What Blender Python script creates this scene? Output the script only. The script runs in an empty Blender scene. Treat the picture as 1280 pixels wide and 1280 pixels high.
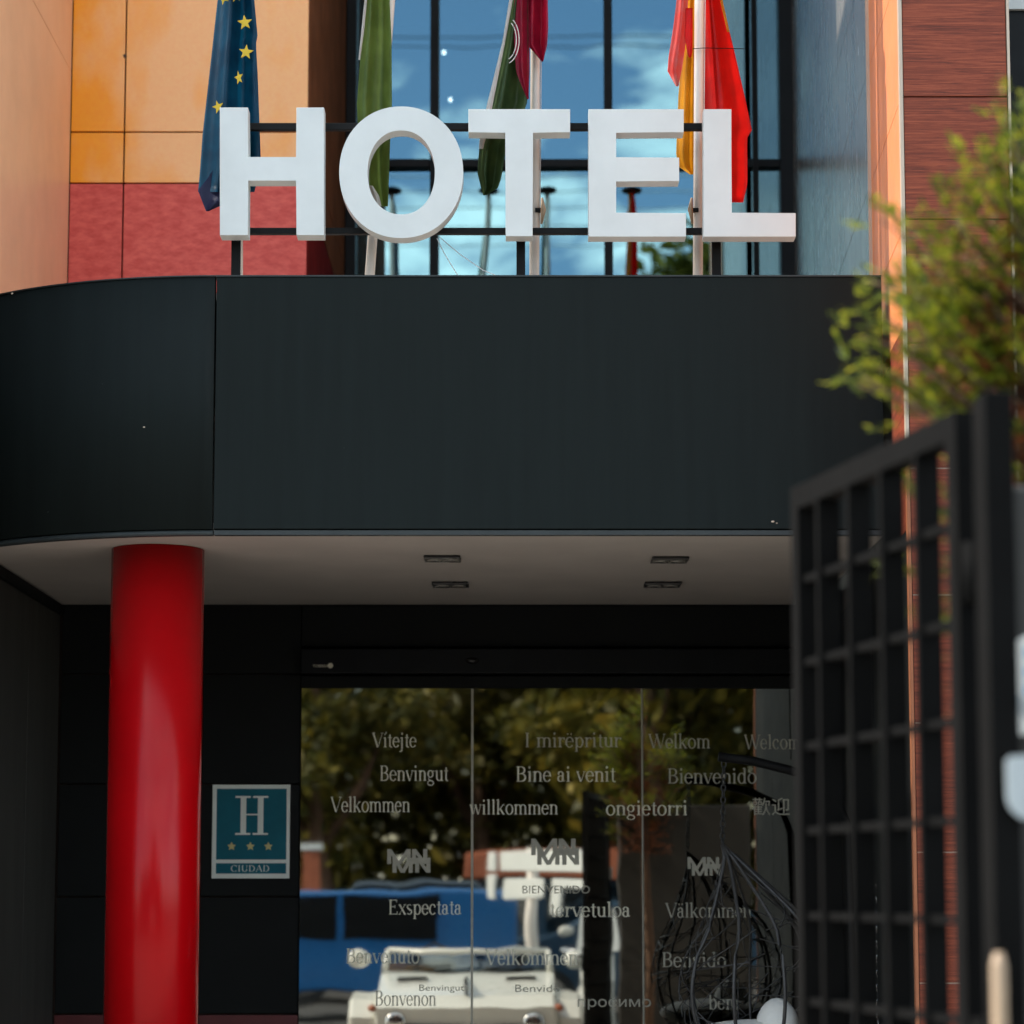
import bpy, bmesh, math, random
from mathutils import Vector, Matrix
random.seed(7)
R = math.radians
sc = bpy.context.scene
col = sc.collection

# ------------------------------------------------------------------ camera, world, sun, exposure
PITCH = R(6.5); F = 3200.0; PPY = 1115 - F * math.tan(PITCH); EYE = 1.6
cam_d = bpy.data.cameras.new('camera'); cam = bpy.data.objects.new('camera', cam_d); col.objects.link(cam)
cam.location = (0, 0, EYE); cam.rotation_euler = (R(90) + PITCH, 0, 0)
cam_d.sensor_width = 36; cam_d.lens = F / 1280 * 36; cam_d.shift_y = (PPY - 640) / 1280
cam_d.clip_start = 0.05; cam_d.clip_end = 3000
cam_d.dof.use_dof = True; cam_d.dof.focus_distance = 10.25; cam_d.dof.aperture_fstop = 2.6
sc.camera = cam

SUN_EL = R(42); SUN_AZ = R(5)          # the sun stands to the side, a little behind the facade plane
w = bpy.data.worlds.new('World'); sc.world = w; w.use_nodes = True
nt = w.node_tree; nt.nodes.clear()
def wn(t, **k):
    n = nt.nodes.new(t)
    for a, b in k.items(): setattr(n, a, b)
    return n
sky = wn('ShaderNodeTexSky', sky_type='NISHITA', sun_disc=False)
sky.sun_elevation = SUN_EL; sky.sun_rotation = R(-90) + SUN_AZ; sky.air_density = 1.0; sky.dust_density = 0.6; sky.ozone_density = 1.0
tc = wn('ShaderNodeTexCoord'); mp = wn('ShaderNodeMapping'); mp.inputs['Scale'].default_value = (1, 1, 2.6); mp.inputs['Location'].default_value = (0.35, 0.2, 0.12)
nz = wn('ShaderNodeTexNoise'); nz.inputs['Scale'].default_value = 8.5; nz.inputs['Detail'].default_value = 7; nz.inputs['Roughness'].default_value = 0.6; nz.inputs['Distortion'].default_value = 0.5
rp = wn('ShaderNodeValToRGB'); rp.color_ramp.elements[0].position = 0.47; rp.color_ramp.elements[1].position = 0.60
rp.color_ramp.elements[1].color = (0.85, 0.85, 0.85, 1)
mx = wn('ShaderNodeMixRGB'); mx.inputs['Color2'].default_value = (11.8, 12.5, 12.0, 1)
bg = wn('ShaderNodeBackground'); bg.inputs['Strength'].default_value = 0.12
out = wn('ShaderNodeOutputWorld')
L = nt.links.new
L(tc.outputs['Generated'], mp.inputs['Vector']); L(mp.outputs['Vector'], nz.inputs['Vector']); L(nz.outputs['Fac'], rp.inputs['Fac'])
L(rp.outputs['Color'], mx.inputs['Fac']); L(sky.outputs['Color'], mx.inputs['Color1']); L(mx.outputs['Color'], bg.inputs['Color']); L(bg.outputs['Background'], out.inputs['Surface'])

sd = bpy.data.lights.new('sun', 'SUN'); sun = bpy.data.objects.new('sun', sd); col.objects.link(sun)
sd.energy = 2.0; sd.angle = R(0.5); sd.color = (1.0, 0.93, 0.83)
tr = Vector((math.cos(SUN_EL) * math.cos(SUN_AZ), -math.cos(SUN_EL) * math.sin(SUN_AZ), -math.sin(SUN_EL)))
sun.rotation_euler = tr.to_track_quat('-Z', 'Y').to_euler(); sun.location = (-20, 14, 20)
vs = sc.view_settings
vs.view_transform = 'Standard'; vs.look = 'None'; vs.gamma = 1.0; vs.use_curve_mapping = False; vs.exposure = 1.55
sc.cycles.max_bounces = 7; sc.cycles.diffuse_bounces = 3; sc.cycles.glossy_bounces = 4; sc.cycles.transparent_max_bounces = 10; sc.cycles.caustics_reflective = False; sc.cycles.caustics_refractive = False

# ------------------------------------------------------------------ helpers
def P(px, py, Y):
    """the point at distance Y from the camera's plane that the photograph shows at (px, py)"""
    u = (px - 640) / F; v = (PPY - py) / F
    d = Vector((u, math.cos(PITCH) - math.sin(PITCH) * v, math.sin(PITCH) + math.cos(PITCH) * v))
    s = Y / d.y
    return Vector((d.x * s, Y, EYE + d.z * s))
def PX(px, Y, py=1040): return P(px, py, Y).x
def PU(px, Y): return P(px, 190, Y).x
def PZ(py, Y): return P(640, py, Y).z

def tag(o, label=None, cat=None, group=None, kind=None):
    if label: o['label'] = label
    if cat: o['category'] = cat
    if group: o['group'] = group
    if kind: o['kind'] = kind
    return o
def empty(name, loc, label, cat, group=None):
    o = bpy.data.objects.new(name, None); col.objects.link(o); o.location = loc; o.empty_display_size = 0.1
    return tag(o, label, cat, group)
def link(name, me, mat, parent=None):
    if mat is not None and len(me.materials) == 0: me.materials.append(mat)
    o = bpy.data.objects.new(name, me); col.objects.link(o)
    if parent is not None:
        o.parent = parent
        o.matrix_parent_inverse = Matrix.Translation(-parent.location)      # meshes are built in world space
    return o
class MB:
    """collects shapes in world space; build() links them as one mesh object"""
    def __init__(s): s.bm = bmesh.new()
    def box(s, a, b, bev=0.0):
        x0, x1 = sorted((a[0], b[0])); y0, y1 = sorted((a[1], b[1])); z0, z1 = sorted((a[2], b[2]))
        vv = [s.bm.verts.new(c) for c in ((x0,y0,z0),(x1,y0,z0),(x1,y1,z0),(x0,y1,z0),(x0,y0,z1),(x1,y0,z1),(x1,y1,z1),(x0,y1,z1))]
        fs = [s.bm.faces.new([vv[i] for i in f]) for f in ((3,2,1,0),(4,5,6,7),(0,1,5,4),(1,2,6,5),(2,3,7,6),(3,0,4,7))]
        if bev > 0:
            es = list({e for f in fs for e in f.edges})
            bmesh.ops.bevel(s.bm, geom=es, offset=bev, segments=2, profile=0.5, affect='EDGES')
        return s
    def prism(s, pts, ext, bev=0.0):
        """polygon of 3-D points swept along the vector ext"""
        ext = Vector(ext); a = [s.bm.verts.new(p) for p in pts]; b = [s.bm.verts.new(Vector(p) + ext) for p in pts]
        n = len(a); fs = [s.bm.faces.new(a), s.bm.faces.new(b[::-1])]
        for i in range(n): fs.append(s.bm.faces.new((a[i], b[i], b[(i+1) % n], a[(i+1) % n])))
        if bev > 0:
            es = list({e for f in fs[:2] for e in f.edges})
            bmesh.ops.bevel(s.bm, geom=es, offset=bev, segments=2, profile=0.5, affect='EDGES')
        return s
    def tube(s, pts, r, n=8, cap=True):
        pts = [Vector(p) for p in pts]; rs = r if isinstance(r, (list, tuple)) else [r] * len(pts)
        rings = []
        for i, p in enumerate(pts):
            d = (pts[min(i+1, len(pts)-1)] - pts[max(i-1, 0)]).normalized()
            up = Vector((0, 0, 1)) if abs(d.z) < 0.9 else Vector((0, 1, 0))
            a = d.cross(up).normalized(); b = d.cross(a).normalized()
            rings.append([s.bm.verts.new(p + (a * math.cos(t) + b * math.sin(t)) * rs[i]) for t in (2 * math.pi * k / n for k in range(n))])
        for i in range(len(rings) - 1):
            for k in range(n):
                f = s.bm.faces.new((rings[i][k], rings[i][(k+1) % n], rings[i+1][(k+1) % n], rings[i+1][k])); f.smooth = True
        if cap: s.bm.faces.new(rings[0][::-1]); s.bm.faces.new(rings[-1])
        return s
    def ball(s, c, rx, ry=None, rz=None, seg=14, ring=9):
        ry = ry or rx; rz = rz or rx
        r = bmesh.ops.create_uvsphere(s.bm, u_segments=seg, v_segments=ring, radius=1.0)
        for v in r['verts']: v.co = Vector((c[0] + v.co.x * rx, c[1] + v.co.y * ry, c[2] + v.co.z * rz))
        for v in r['verts']:
            for f in v.link_faces: f.smooth = True
        return s
    def quad(s, a, b, c, d):
        s.bm.faces.new([s.bm.verts.new(p) for p in (a, b, c, d)]); return s
    def mesh(s, name, fix=True):
        if fix: bmesh.ops.recalc_face_normals(s.bm, faces=s.bm.faces[:])
        me = bpy.data.meshes.new(name); s.bm.to_mesh(me); s.bm.free(); return me
    def build(s, name, mat, parent=None, fix=True): return link(name, s.mesh(name, fix), mat, parent)

# ------------------------------------------------------------------ materials
def newmat(name):
    m = bpy.data.materials.new(name); m.use_nodes = True
    t = m.node_tree; t.nodes.clear(); o = t.nodes.new('ShaderNodeOutputMaterial')
    return m, t, o
def nd(t, typ, **k):
    n = t.nodes.new(typ)
    for a, b in k.items():
        if a in n.inputs: n.inputs[a].default_value = b
        else: setattr(n, a, b)
    return n
def c4(c): return (c[0], c[1], c[2], 1)
def pmat(name, c, rough=0.5, metal=0.0, var=0.12, scale=6.0, stretch=(1, 1, 1), bump=0.0, bscale=60.0, spec=0.5, coat=0.0, c2=None, rvar=0.1, lo=0.35, hi=0.65, detail=6):
    """principled with noise-driven colour, roughness and relief"""
    m, t, o = newmat(name)
    p = nd(t, 'ShaderNodeBsdfPrincipled'); p.inputs['Metallic'].default_value = metal; p.inputs['Specular IOR Level'].default_value = spec; p.inputs['Coat Weight'].default_value = coat
    p.inputs['Coat Roughness'].default_value = 0.08
    tcx = nd(t, 'ShaderNodeTexCoord'); mpx = nd(t, 'ShaderNodeMapping'); mpx.inputs['Scale'].default_value = stretch
    t.links.new(tcx.outputs['Object'], mpx.inputs['Vector'])
    n = nd(t, 'ShaderNodeTexNoise', Scale=scale, Detail=detail, Roughness=0.6); t.links.new(mpx.outputs['Vector'], n.inputs['Vector'])
    r = nd(t, 'ShaderNodeValToRGB'); e = r.color_ramp.elements; e[0].position = lo; e[1].position = hi
    if c2 is None:
        e[0].color = c4([x * (1 - var) for x in c]); e[1].color = c4([min(1, x * (1 + var)) for x in c])
    else: e[0].color = c4(c); e[1].color = c4(c2)
    t.links.new(n.outputs['Fac'], r.inputs['Fac']); t.links.new(r.outputs['Color'], p.inputs['Base Color'])
    mr = nd(t, 'ShaderNodeMapRange'); mr.inputs['To Min'].default_value = max(0.02, rough - rvar); mr.inputs['To Max'].default_value = min(1, rough + rvar)
    n2 = nd(t, 'ShaderNodeTexNoise', Scale=scale * 2.3, Detail=4); t.links.new(mpx.outputs['Vector'], n2.inputs['Vector'])
    t.links.new(n2.outputs['Fac'], mr.inputs['Value']); t.links.new(mr.outputs['Result'], p.inputs['Roughness'])
    if bump > 0:
        n3 = nd(t, 'ShaderNodeTexNoise', Scale=bscale, Detail=5); t.links.new(mpx.outputs['Vector'], n3.inputs['Vector'])
        b = nd(t, 'ShaderNodeBump', Strength=bump, Distance=0.01); t.links.new(n3.outputs['Fac'], b.inputs['Height']); t.links.new(b.outputs['Normal'], p.inputs['Normal'])
    t.links.new(p.outputs['BSDF'], o.inputs['Surface'])
    m['_'] = 0; del m['_']
    return m
def cloth(name, c, c2=None, trans=0.45):
    m, t, o = newmat(name)
    tcx = nd(t, 'ShaderNodeTexCoord'); n = nd(t, 'ShaderNodeTexNoise', Scale=9.0, Detail=3)
    t.links.new(tcx.outputs['Object'], n.inputs['Vector'])
    r = nd(t, 'ShaderNodeValToRGB'); e = r.color_ramp.elements; e[0].position = 0.35; e[1].position = 0.65
    e[0].color = c4([x * 0.88 for x in c]); e[1].color = c4(c2 or c); t.links.new(n.outputs['Fac'], r.inputs['Fac'])
    d = nd(t, 'ShaderNodeBsdfDiffuse'); tl = nd(t, 'ShaderNodeBsdfTranslucent'); g = nd(t, 'ShaderNodeBsdfGlossy', Roughness=0.45)
    wv = nd(t, 'ShaderNodeTexNoise', Scale=420.0, Detail=2); t.links.new(tcx.outputs['Object'], wv.inputs['Vector'])
    b = nd(t, 'ShaderNodeBump', Strength=0.15, Distance=0.002); t.links.new(wv.outputs['Fac'], b.inputs['Height'])
    for x in (d, tl): t.links.new(r.outputs['Color'], x.inputs['Color']); t.links.new(b.outputs['Normal'], x.inputs['Normal'])
    mxs = nd(t, 'ShaderNodeMixShader'); mxs.inputs[0].default_value = trans
    t.links.new(d.outputs[0], mxs.inputs[1]); t.links.new(tl.outputs[0], mxs.inputs[2])
    mg = nd(t, 'ShaderNodeMixShader'); mg.inputs[0].default_value = 0.03
    t.links.new(mxs.outputs[0], mg.inputs[1]); t.links.new(g.outputs[0], mg.inputs[2]); t.links.new(mg.outputs[0], o.inputs['Surface'])
    return m
def glassmat(name, tint, refl, reflcol, rough=0.0, wob=0.0):
    """thin coated glazing: part mirror, part tinted see-through"""
    m, t, o = newmat(name)
    g = nd(t, 'ShaderNodeBsdfGlossy', Roughness=rough); g.inputs['Color'].default_value = c4(reflcol)
    tb = nd(t, 'ShaderNodeBsdfTransparent'); tb.inputs['Color'].default_value = c4(tint)
    if wob > 0:
        tcx = nd(t, 'ShaderNodeTexCoord'); n = nd(t, 'ShaderNodeTexNoise', Scale=1.6, Detail=2); t.links.new(tcx.outputs['Object'], n.inputs['Vector'])
        b = nd(t, 'ShaderNodeBump', Strength=wob, Distance=0.02); t.links.new(n.outputs['Fac'], b.inputs['Height']); t.links.new(b.outputs['Normal'], g.inputs['Normal'])
    fr = nd(t, 'ShaderNodeLayerWeight', Blend=0.25); mr = nd(t, 'ShaderNodeMapRange'); mr.inputs['To Min'].default_value = refl; mr.inputs['To Max'].default_value = 1.0
    t.links.new(fr.outputs['Fresnel'], mr.inputs['Value'])
    mxs = nd(t, 'ShaderNodeMixShader'); t.links.new(mr.outputs['Result'], mxs.inputs[0])
    t.links.new(tb.outputs[0], mxs.inputs[1]); t.links.new(g.outputs[0], mxs.inputs[2]); t.links.new(mxs.outputs[0], o.inputs['Surface'])
    return m
def emit(name, c, s):
    m, t, o = newmat(name); e = nd(t, 'ShaderNodeEmission'); e.inputs['Color'].default_value = c4(c); e.inputs['Strength'].default_value = s
    t.links.new(e.outputs[0], o.inputs['Surface']); return m

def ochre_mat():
    m, t, o = newmat('light blotched ochre panel')
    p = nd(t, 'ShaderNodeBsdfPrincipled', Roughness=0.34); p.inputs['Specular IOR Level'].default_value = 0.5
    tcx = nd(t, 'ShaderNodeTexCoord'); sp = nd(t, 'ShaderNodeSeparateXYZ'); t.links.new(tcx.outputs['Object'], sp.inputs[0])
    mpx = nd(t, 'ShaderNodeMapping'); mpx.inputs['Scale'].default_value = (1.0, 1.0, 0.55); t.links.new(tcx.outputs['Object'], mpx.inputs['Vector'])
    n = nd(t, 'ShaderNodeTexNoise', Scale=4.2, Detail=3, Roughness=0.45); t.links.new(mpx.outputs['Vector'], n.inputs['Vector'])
    # pale blotches paint light reflected onto the wall; the left end stays deep orange
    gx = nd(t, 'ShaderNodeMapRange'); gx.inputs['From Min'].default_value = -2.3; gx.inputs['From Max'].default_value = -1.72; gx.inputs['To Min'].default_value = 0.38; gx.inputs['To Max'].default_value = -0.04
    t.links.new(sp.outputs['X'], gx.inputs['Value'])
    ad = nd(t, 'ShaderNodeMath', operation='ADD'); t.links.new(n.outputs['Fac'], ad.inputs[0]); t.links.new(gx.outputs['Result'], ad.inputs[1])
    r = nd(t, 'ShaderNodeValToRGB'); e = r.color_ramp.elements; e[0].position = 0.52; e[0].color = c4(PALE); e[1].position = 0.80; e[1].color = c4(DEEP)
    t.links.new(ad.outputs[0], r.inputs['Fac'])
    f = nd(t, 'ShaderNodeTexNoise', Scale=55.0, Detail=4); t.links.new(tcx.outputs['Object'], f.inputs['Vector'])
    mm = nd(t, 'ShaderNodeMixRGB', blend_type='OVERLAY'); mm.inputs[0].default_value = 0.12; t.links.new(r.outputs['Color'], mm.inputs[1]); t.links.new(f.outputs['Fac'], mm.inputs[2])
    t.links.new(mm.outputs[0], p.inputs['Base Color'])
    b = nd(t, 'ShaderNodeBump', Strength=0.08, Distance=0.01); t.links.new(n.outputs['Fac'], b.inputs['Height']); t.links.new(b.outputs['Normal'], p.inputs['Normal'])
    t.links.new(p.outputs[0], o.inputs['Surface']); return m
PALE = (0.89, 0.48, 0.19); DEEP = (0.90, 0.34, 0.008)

def wood_mat():
    m, t, o = newmat('red brown wood laminate')
    p = nd(t, 'ShaderNodeBsdfPrincipled', Roughness=0.45); p.inputs['Specular IOR Level'].default_value = 0.25
    tcx = nd(t, 'ShaderNodeTexCoord'); mpx = nd(t, 'ShaderNodeMapping'); mpx.inputs['Scale'].default_value = (1.5, 1.5, 48.0); t.links.new(tcx.outputs['Object'], mpx.inputs['Vector'])
    n = nd(t, 'ShaderNodeTexNoise', Scale=3.0, Detail=9, Roughness=0.72, Distortion=0.9); t.links.new(mpx.outputs['Vector'], n.inputs['Vector'])
    r = nd(t, 'ShaderNodeValToRGB'); e = r.color_ramp.elements; e[0].position = 0.34; e[0].color = (0.075, 0.018, 0.010, 1); e[1].position = 0.66; e[1].color = (0.34, 0.080, 0.035, 1)
    k = r.color_ramp.elements.new(0.5); k.color = (0.21, 0.042, 0.019, 1)
    t.links.new(n.outputs['Fac'], r.inputs['Fac']); t.links.new(r.outputs['Color'], p.inputs['Base Color'])
    b = nd(t, 'ShaderNodeBump', Strength=0.25, Distance=0.004); t.links.new(n.outputs['Fac'], b.inputs['Height']); t.links.new(b.outputs['Normal'], p.inputs['Normal'])
    t.links.new(p.outputs[0], o.inputs['Surface']); return m

M = {}
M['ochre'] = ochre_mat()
M['ochre_side'] = pmat('ochre side panel', (0.82, 0.48, 0.29), 0.38, var=0.06, scale=2.5, bump=0.03, bscale=12)
M['red_panel'] = pmat('brick red panel', (0.54, 0.07, 0.06), 0.5, spec=0.3, c2=(0.69, 0.13, 0.105), scale=11, stretch=(1.6, 1, 3.6), bump=0.06, bscale=30, detail=9)
M['red_panel'].node_tree.nodes['Mapping'].inputs['Rotation'].default_value = (0, R(-34), 0)
M['orange'] = pmat('sunlit orange panel', (0.74, 0.24, 0.085), 0.42, var=0.08, scale=4, bump=0.03, bscale=15)
M['shaded_panel'] = pmat('shaded glossy flank panel', (0.22, 0.20, 0.175), 0.26, var=0.15, scale=5, stretch=(1, 1, 0.25), bump=0.02, bscale=4, rvar=0.05, spec=0.2)  # stands in for the orange flank in shade, mirroring blue sky
M['wood'] = wood_mat()
M['joint'] = pmat('dark joint', (0.05, 0.028, 0.02), 0.7)
M['trim'] = pmat('pale metal trim', (0.50, 0.40, 0.31), 0.45, metal=0.2, var=0.05)
M['brown_trim'] = pmat('copper brown trim', (0.30, 0.10, 0.04), 0.5, var=0.15)
M['canopy'] = pmat('black green coated metal', (0.0068, 0.0105, 0.0102), 0.72, spec=0.14, var=0.10, scale=3.0, stretch=(7, 1, 0.35), bump=0.012, bscale=3, rvar=0.06)
M['canopy_edge'] = pmat('canopy edge metal', (0.03, 0.036, 0.037), 0.5, var=0.1, spec=0.3)
M['soffit'] = pmat('soffit plaster', (0.50, 0.46, 0.415), 0.75, var=0.05, scale=2, bump=0.02)
M['dark_panel'] = pmat('charcoal cladding', (0.0075, 0.0085, 0.0085), 0.6, spec=0.12, var=0.12, scale=3, bump=0.02, bscale=20)
M['side_grey'] = pmat('dark grey side cladding', (0.06, 0.058, 0.052), 0.6, spec=0.25, var=0.1, scale=4, stretch=(1, 1, 0.2), bump=0.02)
M['black_frame'] = pmat('black anodised frame', (0.006, 0.007, 0.008), 0.45, var=0.2, scale=5, spec=0.15)
M['black_matt'] = pmat('black painted steel', (0.006, 0.006, 0.006), 0.6, var=0.2, spec=0.15)
M['return_ochre_shade'] = pmat('shaded ochre return panel', (0.22, 0.095, 0.045), 0.8, spec=0.08, var=0.2, scale=3)
M['return_red_shade'] = pmat('shaded red return panel', (0.16, 0.014, 0.014), 0.8, spec=0.08, var=0.2, scale=3)
M['letter'] = pmat('satin off white paint', (0.60, 0.625, 0.61), 0.45, var=0.04, scale=5, bump=0.008, bscale=30)
M['letter_side'] = M['letter']
M['pole'] = pmat('white enamelled pole', (0.78, 0.72, 0.66), 0.35, var=0.06, scale=8, stretch=(1, 1, 0.2))
M['column'] = pmat('glossy red paint', (0.37, 0.0008, 0.003), 0.24, var=0.06, scale=3, spec=0.22, rvar=0.03)
M['red_base'] = pmat('dark red base panel', (0.10, 0.012, 0.014), 0.4)
M['teal'] = pmat('teal plaque', (0.004, 0.115, 0.16), 0.45, var=0.1, spec=0.2)
M['plaque_white'] = pmat('plaque white', (0.75, 0.78, 0.72), 0.4, var=0.04)
M['star_gold'] = pmat('plaque star', (0.60, 0.52, 0.22), 0.4)
M['frost'] = pmat('frosted vinyl lettering', (0.76, 0.73, 0.58), 0.6, var=0.1, scale=40)
M['frost_dim'] = pmat('dim frosted vinyl lettering', (0.42, 0.40, 0.32), 0.6, var=0.1, scale=40)
M['door_glass'] = glassmat('coated door glass', (0.30, 0.31, 0.29), 0.42, (0.90, 0.87, 0.76), rough=0.015, wob=0.042)
M['win_glass'] = glassmat('blue reflective window glass', (0.28, 0.33, 0.35), 0.29, (0.43, 0.74, 0.82), wob=0.02)
M['interior'] = pmat('dark interior', (0.02, 0.019, 0.018), 0.7)
M['lamp_dark'] = pmat('black downlight body', (0.01, 0.01, 0.01), 0.3)
M['lamp_glass'] = pmat('downlight lens', (0.35, 0.34, 0.30), 0.1, coat=0.6)
M['lamp_lit'] = emit('lit interior downlight', (1.0, 0.95, 0.85), 10.0)
M['gate'] = pmat('dark brown painted steel', (0.0045, 0.0043, 0.004), 0.75, spec=0.07, var=0.15, scale=6)
M['brass'] = pmat('worn brass handle', (0.40, 0.28, 0.18), 0.5, metal=0.2)
M['wall_grey'] = pmat('grey render', (0.042, 0.039, 0.034), 0.8, var=0.1, bump=0.2)
M['sign_white'] = pmat('white sign face', (0.80, 0.82, 0.80), 0.4, var=0.03)
M['sign_blue'] = pmat('blue sign print', (0.03, 0.16, 0.34), 0.4)
M['asphalt'] = pmat('asphalt', (0.055, 0.054, 0.052), 0.85, var=0.25, scale=3, bump=0.3, bscale=200)
M['bounce_roof'] = pmat('pale bounce roof', (0.62, 0.57, 0.50), 0.8)  # unseen canopy top made pale to bounce light onto the ochre wall
M['paving'] = pmat('warm stone paving', (0.38, 0.335, 0.29), 0.75, var=0.15, scale=2, bump=0.1)
M['wicker'] = pmat('dark wicker', (0.045, 0.043, 0.041), 0.45, var=0.25, scale=60)
M['cushion'] = pmat('white cushion', (0.80, 0.78, 0.72), 0.9, var=0.04, bump=0.2, bscale=40)
M['chain'] = pmat('steel chain', (0.06, 0.06, 0.06), 0.4, metal=0.6)
M['bark'] = pmat('bark', (0.11, 0.06, 0.035), 0.9, var=0.3, scale=10, stretch=(4, 4, 1), bump=0.5)
M['cable'] = pmat('pale cable', (0.7, 0.7, 0.7), 0.5)
M['cable_dark'] = pmat('dark cable', (0.02, 0.02, 0.02), 0.5)
M['white_car'] = pmat('cream white car paint', (0.78, 0.78, 0.72), 0.3, coat=0.5, var=0.02)
M['blue_car'] = pmat('blue car paint', (0.01, 0.12, 0.34), 0.3, coat=0.5, var=0.03)
M['slate_car'] = pmat('slate car paint', (0.05, 0.075, 0.10), 0.3, coat=0.4, var=0.04)
M['notice'] = pmat('dull white notice', (0.42, 0.45, 0.45), 0.5, var=0.06)
M['navy'] = pmat('navy wall paint', (0.012, 0.05, 0.095), 0.5)
M['tyre'] = pmat('tyre rubber', (0.02, 0.02, 0.02), 0.8)
M['chrome'] = pmat('chrome', (0.7, 0.7, 0.7), 0.15, metal=1.0)
M['terracotta'] = pmat('terracotta', (0.42, 0.12, 0.055), 0.7, var=0.15)
M['car_glass'] = glassmat('car glass', (0.5, 0.55, 0.55), 0.15, (0.9, 0.95, 0.95))
def leafmat(name, a, b, c):
    m, t, o = newmat(name)
    g = nd(t, 'ShaderNodeNewGeometry'); r = nd(t, 'ShaderNodeValToRGB'); e = r.color_ramp.elements
    e[0].color = c4(a); e[1].color = c4(c); k = e.new(0.5); k.color = c4(b)
    t.links.new(g.outputs['Random Per Island'], r.inputs['Fac'])
    d = nd(t, 'ShaderNodeBsdfPrincipled', Roughness=0.5); tl = nd(t, 'ShaderNodeBsdfTranslucent')
    t.links.new(r.outputs['Color'], d.inputs['Base Color']); t.links.new(r.outputs['Color'], tl.inputs['Color'])
    s = nd(t, 'ShaderNodeMixShader'); s.inputs[0].default_value = 0.4
    t.links.new(d.outputs[0], s.inputs[1]); t.links.new(tl.outputs[0], s.inputs[2]); t.links.new(s.outputs[0], o.inputs['Surface']); return m
M['leaf'] = leafmat('olive tree leaves', (0.05, 0.06, 0.010), (0.13, 0.12, 0.018), (0.32, 0.25, 0.035))
M['thuja'] = leafmat('yellow green conifer sprays', (0.035, 0.06, 0.010), (0.13, 0.17, 0.014), (0.44, 0.42, 0.022))
M['dry'] = leafmat('dry brown inner sprays', (0.10, 0.03, 0.012), (0.20, 0.06, 0.02), (0.30, 0.10, 0.03))

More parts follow.
